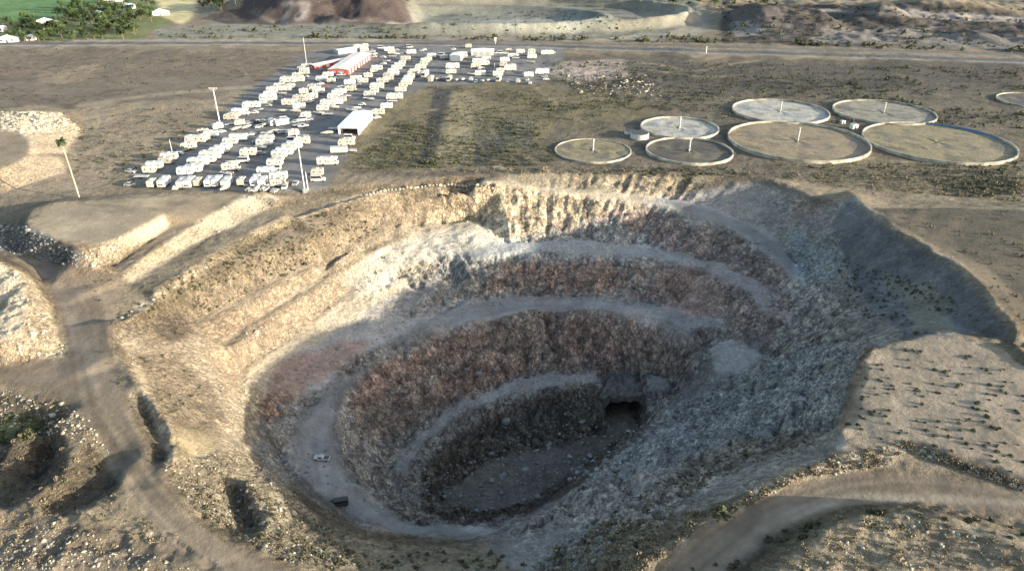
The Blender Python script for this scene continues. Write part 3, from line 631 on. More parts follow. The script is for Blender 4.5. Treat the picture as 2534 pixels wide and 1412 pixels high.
# scattered low scrub and pale stones belong to the ground cover
dark = ramp(nt, vor.outputs['Distance'], .10, .26, (1, 1, 1), (0, 0, 0))
pick = ramp(nt, nB, .50, .62)
pk = N(nt, 'ShaderNodeMath', operation='MULTIPLY'); L(dark, pk.inputs[0]); L(pick, pk.inputs[1])
pk2 = N(nt, 'ShaderNodeMath', operation='MULTIPLY'); L(pk.outputs[0], pk2.inputs[0]); pk2.inputs[1].default_value = .65
pk3 = N(nt, 'ShaderNodeMath', operation='SUBTRACT'); pk3.use_clamp = True; L(pk2.outputs[0], pk3.inputs[0]); L(calm.outputs['Fac'], pk3.inputs[1]); pk2 = pk3
c = mixc(nt, c, (.075, .075, .04), pk2.outputs[0])
stone = ramp(nt, vor.outputs['Color'], .80, .86); d2 = ramp(nt, vor.outputs['Distance'], .2, .34, (1, 1, 1), (0, 0, 0))
sk = N(nt, 'ShaderNodeMath', operation='MULTIPLY'); L(stone, sk.inputs[0]); L(d2, sk.inputs[1])
sk2 = N(nt, 'ShaderNodeMath', operation='MULTIPLY'); L(sk.outputs[0], sk2.inputs[0]); sk2.inputs[1].default_value = .5
sk3 = N(nt, 'ShaderNodeMath', operation='SUBTRACT'); sk3.use_clamp = True; L(sk2.outputs[0], sk3.inputs[0]); L(calm.outputs['Fac'], sk3.inputs[1]); sk2 = sk3
c = mixc(nt, c, (.52, .49, .43), sk2.outputs[0])
L(c, b.inputs['Base Color']); b.inputs['Roughness'].default_value = .95; b.inputs['Specular IOR Level'].default_value = .15
hsum = N(nt, 'ShaderNodeMath', operation='MULTIPLY_ADD'); L(nA, hsum.inputs[0]); hsum.inputs[1].default_value = 1.0; L(nC, hsum.inputs[2])
h2 = N(nt, 'ShaderNodeMath', operation='MULTIPLY_ADD'); L(vor.outputs['Distance'], h2.inputs[0]); h2.inputs[1].default_value = -.5; L(hsum.outputs[0], h2.inputs[2])
dist = N(nt, 'ShaderNodeMath', operation='MULTIPLY_ADD'); L(st.outputs['Fac'], dist.inputs[0]); dist.inputs[1].default_value = 1.1; dist.inputs[2].default_value = .3
bp = N(nt, 'ShaderNodeBump', Strength=1.0); L(h2.outputs[0], bp.inputs['Height']); dc = N(nt, 'ShaderNodeMath', operation='MULTIPLY_ADD'); L(calm.outputs['Fac'], dc.inputs[0]); dc.inputs[1].default_value = -.85; dc.inputs[2].default_value = 1.0
dm = N(nt, 'ShaderNodeMath', operation='MULTIPLY'); L(dist.outputs[0], dm.inputs[0]); L(dc.outputs[0], dm.inputs[1]); L(dm.outputs[0], bp.inputs['Distance'])
L(bp.outputs[0], b.inputs['Normal'])
me.materials.append(gm)
go = bpy.data.objects.new('ground', me); COL.objects.link(go); tag(go, kind='structure')

def simple(name, col, rough=.7, metal=0, var=0.0, nscale=2.0, namt=.25, spec=.4):
    m, nt, b = newmat(name)
    tc = N(nt, 'ShaderNodeTexCoord'); n = N(nt, 'ShaderNodeTexNoise', Scale=nscale, Detail=5); nt.links.new(tc.outputs['Object'], n.inputs['Vector'])
    r = ramp(nt, n.outputs['Fac'], .3, .7, (1 - namt,) * 3, (1 + namt * .4,) * 3)
    c = mixc(nt, col, r, 1.0, 'MULTIPLY')
    if var:
        oi = N(nt, 'ShaderNodeObjectInfo'); rr_ = ramp(nt, oi.outputs['Random'], 0, 1, (1 - var, 1 - var, 1 - var * 1.1), (1, 1, 1))
        c = mixc(nt, c, rr_, 1.0, 'MULTIPLY')
    nt.links.new(c, b.inputs['Base Color']); b.inputs['Roughness'].default_value = rough; b.inputs['Metallic'].default_value = metal
    b.inputs['Specular IOR Level'].default_value = spec
    return m
M = dict(
 white=simple('white_paint', (.62, .61, .585), .4, 0, .28, 1.5, .2), cream=simple('cream_paint', (.58, .54, .45), .45, 0, .3, 1.5, .12),
 glass=simple('dark_glass', (.03, .035, .04), .15), rubber=simple('tyre_rubber', (.03, .03, .03), .9), dark=simple('dark_metal', (.06, .06, .065), .6),
 grey=simple('grey_metal', (.35, .36, .37), .5), red=simple('red_cladding', (.42, .09, .075), .6, 0, 0, .6, .25), roofw=simple('pale_roof', (.80, .72, .66), .6, 0, 0, .15, .15),
 carport=simple('white_sheet_roof', (.86, .87, .90), .45, 0, 0, .3, .08), conc=simple('concrete', (.52, .51, .46), .85, 0, .1, .8, .35), steel=simple('galvanised_steel', (.6, .6, .57), .5, 0, 0, 1, .2),
 bark=simple('palm_bark', (.42, .36, .27), .9, 0, 0, 1, .3), frond=simple('palm_frond', (.05, .075, .03), .7), rock=simple('rock', (.33, .33, .32), .95, 0, .35, .8, .4),
 palerock=simple('pale_rock', (.40, .36, .285), .95, 0, .3, .8, .3), shrub=simple('shrub_leaves', (.095, .10, .052), .9, 0, .4, 1.2, .5), drys=simple('dry_shrub', (.29, .24, .155), .95, 0, .4, 1.2, .4),
 leaf=simple('tree_leaves', (.07, .11, .035), .85, 0, .45, .3, .5), trunk=simple('tree_bark', (.14, .11, .08), .9), blue=simple('plain_blue', (.10, .18, .30), .4), green=simple('green_tarp', (.15, .36, .26), .6),
 tan=simple('tan_paint', (.50, .44, .34), .5), silver=simple('silver_paint', (.45, .46, .47), .35, .3, .2), burg=simple('dark_red_paint', (.25, .06, .05), .4), sand=simple('stucco', (.55, .5, .42), .85), pool=simple('pale_blue_roof', (.45, .62, .72), .5))

# ------------------------------------------------------------------ shape helpers
class MB:
    def __init__(s): s.v = []; s.f = []; s.m = []
    def box(s, x0, x1, y0, y1, z0, z1, m=0, tx0=0, tx1=0, ty=0):
        k = len(s.v)
        s.v += [(x0, y0, z0), (x1, y0, z0), (x1, y1, z0), (x0, y1, z0), (x0 + tx0, y0 + ty, z1), (x1 - tx1, y0 + ty, z1), (x1 - tx1, y1 - ty, z1), (x0 + tx0, y1 - ty, z1)]
        s.f += [(k, k + 3, k + 2, k + 1), (k + 4, k + 5, k + 6, k + 7), (k, k + 1, k + 5, k + 4), (k + 1, k + 2, k + 6, k + 5), (k + 2, k + 3, k + 7, k + 6), (k + 3, k, k + 4, k + 7)]
        s.m += [m] * 6; return s
    def prism(s, prof, y0, y1, m=0, bev=0.0):
        """profile in x,z swept across y (closed), with narrowed end faces"""
        k = len(s.v); n = len(prof)
        cx = sum(p[0] for p in prof) / n; cz = sum(p[1] for p in prof) / n
        rings = [(y0, 1 - bev), (y0 + bev * 1.2, 1), (y1 - bev * 1.2, 1), (y1, 1 - bev)] if bev else [(y0, 1), (y1, 1)]
        for y, sc in rings: s.v += [(cx + (p[0] - cx) * sc, y, cz + (p[1] - cz) * sc) for p in prof]
        for r in range(len(rings) - 1):
            for i in range(n):
                a = k + r * n + i; b_ = k + r * n + (i + 1) % n; s.f.append((a, b_, b_ + n, a + n)); s.m.append(m)
        s.f.append(tuple(k + i for i in reversed(range(n)))); s.f.append(tuple(k + (len(rings) - 1) * n + i for i in range(n))); s.m += [m, m]; return s
    def cyl(s, p, q, r0, r1, n=10, m=0):
        p = Vector(p); q = Vector(q); d = (q - p).normalized(); a = d.orthogonal().normalized(); b_ = d.cross(a); k = len(s.v)
        for c_, r in ((p, r0), (q, r1)):
            for i in range(n):
                t = 2 * PI * i / n; s.v.append(tuple(c_ + a * (r * math.cos(t)) + b_ * (r * math.sin(t))))
        for i in range(n): j = (i + 1) % n; s.f.append((k + i, k + j, k + n + j, k + n + i)); s.m.append(m)
        s.f.append(tuple(k + i for i in reversed(range(n)))); s.f.append(tuple(k + n + i for i in range(n))); s.m += [m, m]; return s
    def loft(s, rings, m=0, cap=True):
        k = len(s.v); n = len(rings[0])
        for r in rings: s.v += list(r)
        for a in range(len(rings) - 1):
            for i in range(n): j = (i + 1) % n; s.f.append((k + a * n + i, k + a * n + j, k + (a + 1) * n + j, k + (a + 1) * n + i)); s.m.append(m)
        if cap: s.f.append(tuple(k + i for i in reversed(range(n)))); s.f.append(tuple(k + (len(rings) - 1) * n + i for i in range(n))); s.m += [m, m]
        return s
    def build(s, name, mats, parent=None, smooth=False): return mesh_obj(name, s.v, s.f, mats, parent, s.m, smooth)

def copy_tree(o, parent=None):
    c_ = o.copy(); COL.objects.link(c_); c_.parent = parent
    for ch in o.children: copy_tree(ch, c_)
    return c_

# ------------------------------------------------------------------ vehicles (x = length, front at -x)
def trailer_body(L_, W_, H_, slope):
    h = L_ / 2
    return [(-h + .1, .75), (-h, 1.2), (-h + .15, 2.1), (-h + slope, H_), (h - .15, H_), (h, H_ - .2), (h, .75), (h - .5, .55), (-h + .5, .55)]
def build_trailer(L_=7.4, W_=2.5, H_=3.0, mat='white', slope=.5, parts=True):
    w = W_ / 2
    mb = MB().prism(trailer_body(L_, W_, H_, slope), -w, w, 0, .04)
    o = mb.build('travel_trailer', M[mat])
    P = [('air_conditioner', 'white', lambda q: q.box(-.2, .8, -.35, .35, H_, H_ + .32, 0, .1, .1, .05)),
         ('roof_vent', 'grey', lambda q: q.box(-L_ / 2 + 1.5, -L_ / 2 + 1.9, -.2, .2, H_, H_ + .14)),
         ('tongue', 'dark', lambda q: q.cyl((-L_ / 2 + .2, -.6, .5), (-L_ / 2 - 1.1, 0, .5), .06, .06, 6).cyl((-L_ / 2 + .2, .6, .5), (-L_ / 2 - 1.1, 0, .5), .06, .06, 6).cyl((-L_ / 2 - .8, 0, .1), (-L_ / 2 - .8, 0, .9), .12, .12, 6)),
         ('door', 'grey', lambda q: q.box(L_ * .12, L_ * .12 + .7, -w - .03, -w + .01, .75, 2.6)),
         ('wheel', 'rubber', lambda q: q.cyl((.3, -w - .02, .36), (.3, -w + .25, .36), .36, .36, 12).cyl((1.15, -w - .02, .36), (1.15, -w + .25, .36), .36, .36, 12)),
         ('wheel', 'rubber', lambda q: q.cyl((.3, w - .25, .36), (.3, w + .02, .36), .36, .36, 12).cyl((1.15, w - .25, .36), (1.15, w + .02, .36), .36, .36, 12))]
    for sy in (-1, 1):
        for x0, x1 in ((-L_ / 2 + 1.2, -L_ / 2 + 1.9), (L_ / 2 - 1.6, L_ / 2 - 1.0)):
            P.append(('window', 'glass', lambda q, x0=x0, x1=x1, sy=sy: q.box(x0, x1, min(sy * (w - .01), sy * (w + .02)), max(sy * (w - .01), sy * (w + .02)), 1.65, 2.1)))
    P.append(('window', 'glass', lambda q: q.box(-L_ / 2 - .02, -L_ / 2 + .12, -.7, .7, 1.35, 1.75)))
    return finish(o, P, parts, 'travel_trailer')
def build_motorhome(L_=9.6, W_=2.55, H_=3.3, mat='white', parts=True, stripe='tan'):
    h = L_ / 2; w = W_ / 2
    o = MB().prism([(-h, .7), (-h - .05, 1.5), (-h + .5, H_ - .1), (-h + .9, H_), (h - .1, H_), (h, H_ - .15), (h, .6), (h - 2.2, .6), (h - 2.3, .85), (h - 3.3, .85), (h - 3.4, .5), (-h + 1.8, .5), (-h + 1.7, .85), (-h + .8, .85), (-h + .7, .5), (-h + .1, .5)], -w, w, 0, .03).build('motorhome', M[mat])
    P = [('windshield', 'glass', lambda q: q.prism([(-h - .08, 1.55), (-h + .28, 2.65), (-h + .40, 2.65), (-h + .04, 1.55)], -w + .2, w - .2)),
         ('air_conditioner', 'white', lambda q: q.box(-h + 2.2, -h + 3.2, -.35, .35, H_, H_ + .33, 0, .1, .1, .05)), ('air_conditioner', 'white', lambda q: q.box(h - 2.6, h - 1.6, -.35, .35, H_, H_ + .33, 0, .1, .1, .05)),
         ('awning', stripe, lambda q: q.cyl((-h + 2, -w - .08, H_ - .25), (h - 1, -w - .08, H_ - .25), .09, .09, 8)),
         ('door', 'grey', lambda q: q.box(-.9, -.2, w, w + .03, .7, 2.6))]
    for sy in (-1, 1):
        for x0, x1 in ((-h + .8, -h + 1.4), (.3, .9), (h - 2.0, h - 1.4)):
            P.append(('window', 'glass', lambda q, x0=x0, x1=x1, sy=sy: q.box(x0, x1, min(sy * (w - .01), sy * (w + .02)), max(sy * (w - .01), sy * (w + .02)), 1.7, 2.2)))
        for x in (-h + 1.25, h - 2.8):
            P.append(('wheel', 'rubber', lambda q, x=x, sy=sy: q.cyl((x, sy * (w - .3), .45), (x, sy * (w - .02), .45), .45, .45, 14)))
        P.append(('stripe', stripe, lambda q, sy=sy: q.box(-h + .6, h - .2, min(sy * (w - .01), sy * (w + .012)), max(sy * (w - .01), sy * (w + .012)), 1.15, 1.4)))
    return finish(o, P, parts, 'motorhome')
def build_car(kind='car', mat='white', parts=True):
    w = .9
    if kind == 'car':
        h = 2.3; body = [(-h, .35), (-h, .75), (-h + .2, .85), (-h + 1.1, .95), (h - .7, 1.0), (h - .05, .9), (h, .4), (h - .2, .3), (-h + .2, .3)]
        cab = [(-h + 1.15, .93), (-h + 1.75, 1.42), (h - 1.3, 1.44), (h - .55, .98)]
    elif kind == 'van':
        h = 2.9; w = 1.0; body = [(-h, .4), (-h, .95), (-h + .75, 1.2), (-h + 1.4, 1.3), (h, 1.3), (h, .4), (h - .2, .3), (-h + .2, .3)]
        cab = [(-h + .8, 1.18), (-h + 1.6, 2.2), (h - .1, 2.3), (h, 1.29)]
    else:
        h = 2.8; w = .98; body = [(-h, .4), (-h, 1.0), (-h + .2, 1.08), (-h + 1.3, 1.15), (h, 1.15), (h, .5), (h - .3, .4), (-h + .2, .4)]
        cab = [(-h + 1.3, 1.12), (-h + 1.85, 1.8), (-h + 3.2, 1.82), (-h + 3.45, 1.13)]
    names = {'car': 'parked_car', 'van': 'parked_van', 'pickup': 'pickup_truck'}
    o = MB().prism(body, -w, w, 0, .05).build(names[kind], M[mat])
    def greenhouse(q): return q.prism(cab, -w + .13, w - .13, 0, .06)
    P = [('cab' if kind == 'pickup' else 'upper_body', mat, greenhouse)]
    wz0, wz1 = cab[0][1] + .04, cab[1][1] - .08
    for sy in (-1, 1):
        y0, y1 = sorted((sy * (w - .14), sy * (w - .10)))
        P.append(('side_window', 'glass', lambda q, y0=y0, y1=y1: q.prism([(cab[0][0] + .25, wz0 + .04), (cab[1][0] + .05, wz1), (cab[2][0] - .08, wz1), (cab[3][0] - .3, wz0 + .04)], y0, y1)))
        for x in (-h + .85, h - .95): P.append(('wheel', 'rubber', lambda q, x=x, sy=sy: q.cyl((x, sy * (w - .22), .34), (x, sy * (w + .01), .34), .34, .34, 12)))
    P.append(('windshield', 'glass', lambda q: q.prism([(cab[0][0] - .03 + .06, cab[0][1] + .05), (cab[1][0] - .06, cab[1][1] - .05), (cab[1][0] + .04, cab[1][1] - .07), (cab[0][0] + .14, cab[0][1] + .03)], -w + .22, w - .22)))
    if kind == 'pickup': P.append(('cargo_bed', 'dark', lambda q: q.box(-h + 3.6, h - .12, -w + .14, w - .14, 1.1, 1.165)))
    return finish(o, P, parts, names[kind])
def build_boat(mat='white', parts=True, cover=False):
    rings = []
    for t in (0, .12, .3, .5, .7, .85, .96, 1.0):
        x = 3.1 - 6.2 * t; wd = 1.15 * (1 - max(0, (t - .45) / .55) ** 2.0) + .02; d = .72 * (1 - .45 * t ** 3); zt = 1.45 + .35 * t ** 2
        rings.append([(x, -wd, zt), (x, -wd * .85, zt - d * .6), (x, 0, zt - d), (x, wd * .85, zt - d * .6), (x, wd, zt), (x, 0, zt + (.45 * math.sin(PI * min(1, t * 1.1)) if cover else -.12))])
    o = MB().loft(rings).build('boat_on_trailer', M[mat])
    P = [('trailer_frame', 'dark', lambda q: q.cyl((3, -.8, .55), (-2.6, -.4, .6), .06, .06, 6).cyl((3, .8, .55), (-2.6, .4, .6), .06, .06, 6).cyl((-2.6, -.4, .6), (-4.0, 0, .55), .06, .06, 6).cyl((-2.6, .4, .6), (-4.0, 0, .55), .06, .06, 6).cyl((1, -1.05, .4), (1, 1.05, .4), .05, .05, 6)),
         ('wheel', 'rubber', lambda q: q.cyl((1, -1.25, .34), (1, -1.02, .34), .34, .34, 12)), ('wheel', 'rubber', lambda q: q.cyl((1, 1.02, .34), (1, 1.25, .34), .34, .34, 12))]
    if not cover: P += [('windshield', 'glass', lambda q: q.prism([(-.3, 1.45), (.3, 2.05), (.36, 2.03), (-.15, 1.45)], -.8, .8)), ('outboard_motor', 'dark', lambda q: q.box(3.1, 3.5, -.2, .2, .8, 1.95, 0, .05, .05, .03))]
    return finish(o, P, parts, 'boat_on_trailer')
def build_box(L_=8.5, H_=3.0, mat='white', parts=True):
    h = L_ / 2; w = 1.22
    o = MB().box(-h, h, -w, w, .85, H_).box(-h - .02, h + .02, -w - .03, w + .03, .85, .97).build('cargo_trailer', M[mat])
    P = [('wheel', 'rubber', lambda q: q.cyl((h - 1.6, -w, .42), (h - 1.6, -w + .3, .42), .42, .42, 12)), ('wheel', 'rubber', lambda q: q.cyl((h - 1.6, w - .3, .42), (h - 1.6, w, .42), .42, .42, 12)),
         ('tongue', 'dark', lambda q: q.box(-h - 1.2, -h, -.08, .08, .7, .84).cyl((-h - .8, 0, 0), (-h - .8, 0, .75), .07, .07, 6)), ('rear_door', 'grey', lambda q: q.box(h, h + .035, -w + .1, w - .1, 1.0, H_ - .1))]
    return finish(o, P, parts, 'cargo_trailer')
def build_flat(parts=True):
    o = MB().box(-3, 3, -1.1, 1.1, .6, .75).build('flatbed_trailer', M['white'])
    return finish(o, [('tongue', 'dark', lambda q: q.cyl((-3, 0, .6), (-4.1, 0, .6), .06, .06, 6)), ('wheel', 'rubber', lambda q: q.cyl((.5, -1.25, .34), (.5, -1.0, .34), .34, .34, 12)), ('wheel', 'rubber', lambda q: q.cyl((.5, 1.0, .34), (.5, 1.25, .34), .34, .34, 12))], parts, 'flatbed_trailer')
def finish(o, P, parts, name):
    if parts:
        for n, mt, fn in P: q = MB(); fn(q); q.build(n, M[mt], o)
        return o
    # too small in the photo to show parts: one mesh
    me0 = o.data; v = [tuple(x.co) for x in me0.vertices]; f = [tuple(p.vertices) for p in me0.polygons]; fm = [0] * len(f); mats = [me0.materials[0]]
    for n, mt, fn in P:
        q = MB(); fn(q); k = len(v); v += q.v; f += [tuple(i + k for i in ff) for ff in q.f]
        if M[mt] not in mats: mats.append(M[mt])
        fm += [mats.index(M[mt])] * len(q.f)
    bpy.data.objects.remove(o)
    return mesh_obj(name, v, f, mats, None, fm)

KINDS = {
 'T': (lambda p: build_trailer(7.4, 2.5, 3.0, 'white', .5, p), 'travel trailer', 'white travel trailer'),
 't': (lambda p: build_trailer(5.6, 2.3, 2.8, 'cream', .7, p), 'travel trailer', 'short off-white travel trailer'),
 'M': (lambda p: build_motorhome(9.6, 2.55, 3.3, 'white', p), 'motorhome', 'long white motorhome'),
 'm': (lambda p: build_motorhome(7.6, 2.4, 3.0, 'cream', p, 'grey'), 'motorhome', 'compact cream motorhome'),
 'c': (lambda p: build_car('car', 'silver', p), 'car', 'silver car'), 'w': (lambda p: build_car('car', 'white', p), 'car', 'white car'), 'd': (lambda p: build_car('pickup', 'dark', p), 'pickup', 'dark pickup truck'),
 'p': (lambda p: build_car('pickup', 'white', p), 'pickup', 'white pickup truck'), 'v': (lambda p: build_car('van', 'white', p), 'van', 'white van'),
 'b': (lambda p: build_boat('white', p, False), 'boat', 'white open boat'), 'B': (lambda p: build_boat('cream', p, True), 'boat', 'pale covered boat'),
 'C': (lambda p: build_box(8.5, 3.0, 'white', p), 'cargo trailer', 'white box cargo trailer'), 'F': (lambda p: build_flat(p), 'flatbed trailer', 'empty white flatbed trailer'),
 'r': (lambda p: build_car('car', 'burg', p), 'car', 'dark red car'),
}
protos = {}
ORD = 'first second third fourth fifth sixth seventh eighth ninth tenth eleventh twelfth thirteenth fourteenth fifteenth sixteenth seventeenth eighteenth nineteenth twentieth'.split()
def ordw(i):
    if i < 20: return ORD[i]
    tens = {2: 'twenty', 3: 'thirty', 4: 'forty'}[(i + 1) // 10]; r = (i + 1) % 10
    return tens + '-' + ORD[r - 1] if r else {'twenty': 'twentieth', 'thirty': 'thirtieth', 'forty': 'fortieth'}[tens]
YAW = R(4)
def S(s):
    out = []
    for tok in s.split():
        a = tok.split(','); out.append((float(a[0]), float(a[1]), a[2]))
    return out
ROWS = [
 # (phrase, order phrase, base yaw, sort key, list)   ground pixel under the middle of each vehicle
 ('in the front row of the lot', 'from the left', PI / 2, 'x',
  S('379,462,t 408,460,T 437,467,w 453,461,T 471,461,T 493,459,t 521,459,T 540,459,T 563,460,T 600,457,t 613,458,c 634,456,T 652,458,T 732,457,c 705,466,w')),
 ('below the front row of trailers', 'from the left', PI / 2.4, 'x', S('555,474,B 624,474,b 637,474,B 660,473,b 680,474,c')),
 ('beside the lamp post at the right end of the front row', 'from the left', 0, 'x', S('692,461,m 690,445,T 788,448,v 786,435,t')),
 ('in leftmost column, near lot', 'from the near end', 0, 'y',
  S('322,460,c 351,440,F 325,427,w 372,429,t 384,419,T 412,405,t 420,396,T 442,383,c 452,375,d 468,370,m 486,353,M 506,349,t 523,339,T 505,335,t')),
 ('in second column, near lot', 'from the near end', 0, 'y',
  S('460,433,T 480,427,T 489,418,t 491,410,M 513,402,T 521,394,M 538,382,T 550,378,T 561,368,t 571,357,T 592,348,C')),
 ('in third column, near lot', 'from the near end', 0, 'y',
  S('561,436,b 573,422,m 576,409,B 600,402,v 616,386,m 646,382,c 647,370,b 655,360,T 662,350,T 636,354,c')),
 ('in fourth column, near lot', 'from the near end', 0, 'y',
  S('660,433,T 680,421,v 681,410,T 690,399,t 692,390,T 706,384,T 716,374,T 729,367,T 748,357,m 727,352,v 752,343,b 727,337,t')),
 ('on the right edge below the carport', 'from the near end', 0, 'y', S('812,408,M 840,380,C 868,378,b 858,360,m 866,345,v')),
 ('on the open tarmac left of the white carport', 'from the left', .4, 'x', S('809,335,B 828,325,b')),
 ('on the right edge above the carport', 'from the near end', 0, 'y', S('917,296,c 932,294,w 936,284,m 957,269,T 971,253,F 977,246,M 992,228,T 998,217,t')),
 ('in the lower cross row mid lot', 'from the left', .6, 'x',
  S('539,320,t 549,328,w 586,324,B 611,320,B 624,335,c 640,317,c 662,335,b 661,312,B 678,331,B 680,312,t 696,330,w 698,311,T 706,329,c 725,337,t 739,312,F 750,318,b')),
 ('in the upper cross row mid lot', 'from the left', .3, 'x',
  S('572,309,F 594,310,t 615,308,c 628,305,d 637,304,w 650,303,c 673,300,w 705,299,v 729,304,c 747,300,v 757,292,t 764,298,c')),
 ('in leftmost column, far lot', 'from the near end', 0, 'y',
  S('572,297,m 582,290,t 597,285,M 623,267,M 641,277,b 630,281,w 664,264,c 661,258,T 664,249,M 668,240,T 675,229,T 697,236,b 707,226,T 692,218,T 721,219,t 713,205,M 743,203,t 738,193,m 757,192,c 756,185,t 753,180,T 745,176,t 760,170,T')),
 ('in second column, far lot', 'from the near end', 0, 'y',
  S('698,280,B 729,281,B 741,271,T 719,261,M 741,249,m 737,256,t 761,256,t 774,244,T 765,250,b 753,233,t 789,233,T 780,227,T 772,222,t 804,218,r 793,210,w 797,202,T 820,206,t 812,190,T 831,197,w 844,188,p')),
 ('in third column, far lot', 'from the near end', 0, 'y',
  S('790,284,b 810,285,F 799,275,T 803,268,t 826,271,B 812,262,M 835,259,T 846,253,t 826,245,T 856,242,b 835,238,T 842,233,T 869,227,m 846,225,t 866,211,T 883,215,b 882,200,T 876,206,t 899,206,T 896,191,b 912,193,t')),
 ('in fourth column, far lot', 'from the near end', 0, 'y',
  S('871,277,b 882,273,B 896,262,w 915,250,b 911,245,F 915,239,T 927,231,t 943,224,c 933,219,M 940,215,t 947,207,m 955,203,t 962,199,m 958,192,t 975,189,T 973,182,T 982,175,T 989,168,T 995,160,t 1004,149,T 1006,153,t 926,180,t 934,174,T 945,164,c 949,160,w 957,155,b')),
 ('on the right side of far lot', 'from the near end', 0, 'y',
  S('1005,211,T 1008,206,T 1012,200,T 1017,194,t 1021,189,m 1026,184,T 1034,177,c 1041,171,m 1049,163,t 1053,157,T 1061,151,t 1068,144,T')),
 ('at the highway end of far lot', 'from the left', 0, 'x',
  S('884,120,t 893,119,w 904,119,t 902,129,T 920,129,p 927,136,w 926,143,w 944,121,v 955,124,w 964,128,T 968,120,c 969,135,t 972,141,F 981,127,c 983,135,w 998,134,c 1004,120,d 1014,120,v 1018,134,T 1042,128,c 1049,125,w 948,144,w')),
 ('in near row, right-hand yard', 'from the left', PI / 2.3, 'x',
  S('1052,192,M 1067,202,m 1084,200,B 1097,198,B 1112,201,m 1130,203,B 1145,202,B 1166,200,v 1178,204,w 1194,206,B 1209,203,B 1234,202,m 1257,203,c 1282,204,v 1305,200,w 1312,208,w')),
 ('amid the right-hand yard', 'from the left', 0, 'x',
  S('1116,183,T 1120,171,M 1168,188,b 1177,169,m 1180,158,T 1185,149,t 1188,187,T 1199,163,T 1203,152,T 1190,171,w 1232,189,T 1237,182,t 1245,165,t 1249,154,T 1262,176,M 1267,170,t 1299,184,c 1308,191,T 1314,159,b 1316,146,T 1315,139,t 1341,183,M 1347,191,c 1351,198,w')),
 ('in back row, right-hand yard', 'from the left', 0, 'x',
  S('1090,139,v 1099,147,t 1122,124,w 1127,149,M 1128,143,T 1145,140,T 1148,147,t 1159,119,t 1230,134,w 1240,134,v 1251,134,p 1258,131,t 1268,142,T 1276,146,F 1280,138,c 1288,134,T 1297,137,w 1316,132,t 1350,137,T 1358,136,m 1366,133,v')),
]
nveh = 0
for phrase, ordp, yaw, key, lst in ROWS:
    bykind = {}
    for (x, y, k) in lst: bykind.setdefault(k, []).append((x, y))
    for k, pts in bykind.items():
        pts.sort(key=(lambda q: q[0]) if key == 'x' else (lambda q: -q[1]))
        for i, (x, y) in enumerate(pts):
            far = y < 262
            pk_ = (k, far)
            if pk_ not in protos: protos[pk_] = KINDS[k][0](not far); o = protos[pk_]
            else: o = copy_tree(protos[pk_])
            wx, wy, _ = W(x, y, 0); wz = float(ground(wx, wy)[0])
            a = yaw + YAW + rnd.uniform(-.05, .05) + (PI if rnd.random() < .3 else 0)
            if yaw == 0 and k in 'wcdpr': a += rnd.choice((0, 0, .4, -.3))
            if k in 'bB': a += rnd.uniform(-.25, .25)
            s_ = rnd.uniform(.78, .92)
            o.location = (wx, wy, wz); o.rotation_euler = (0, 0, a); o.scale = (s_, rnd.uniform(.97, 1.04), rnd.uniform(.93, 1.07))
            lab = KINDS[k][2] + ' ' + phrase if len(pts) == 1 else '%s %s %s %s' % (ordw(i), KINDS[k][2], ordp, phrase)
            tag(o, lab, KINDS[k][1], 'vehicles and trailers parked in the storage lot'); nveh += 1
print('vehicles', nveh)

# truck on the haul ramp and a wreck lower down
def pose(o, px, py, rz, label, cat, sc=1.0, tilt=0):
    x, y, z = hit(px, py); o.location = (x[0], y[0], z[0] - .03); o.rotation_euler = (tilt, 0, rz); o.scale = (sc,) * 3; tag(o, label, cat); return o
o = build_car('pickup', 'white', True); pose(o, 797, 1136, -.12, 'white pickup truck parked alone on the grey haul ramp inside the pit', 'pickup', .7)
o = build_car('van', 'dark', True); pose(o, 838, 1248, .2, 'dark wrecked van lying near the foot of the haul ramp in the pit', 'van', .8)

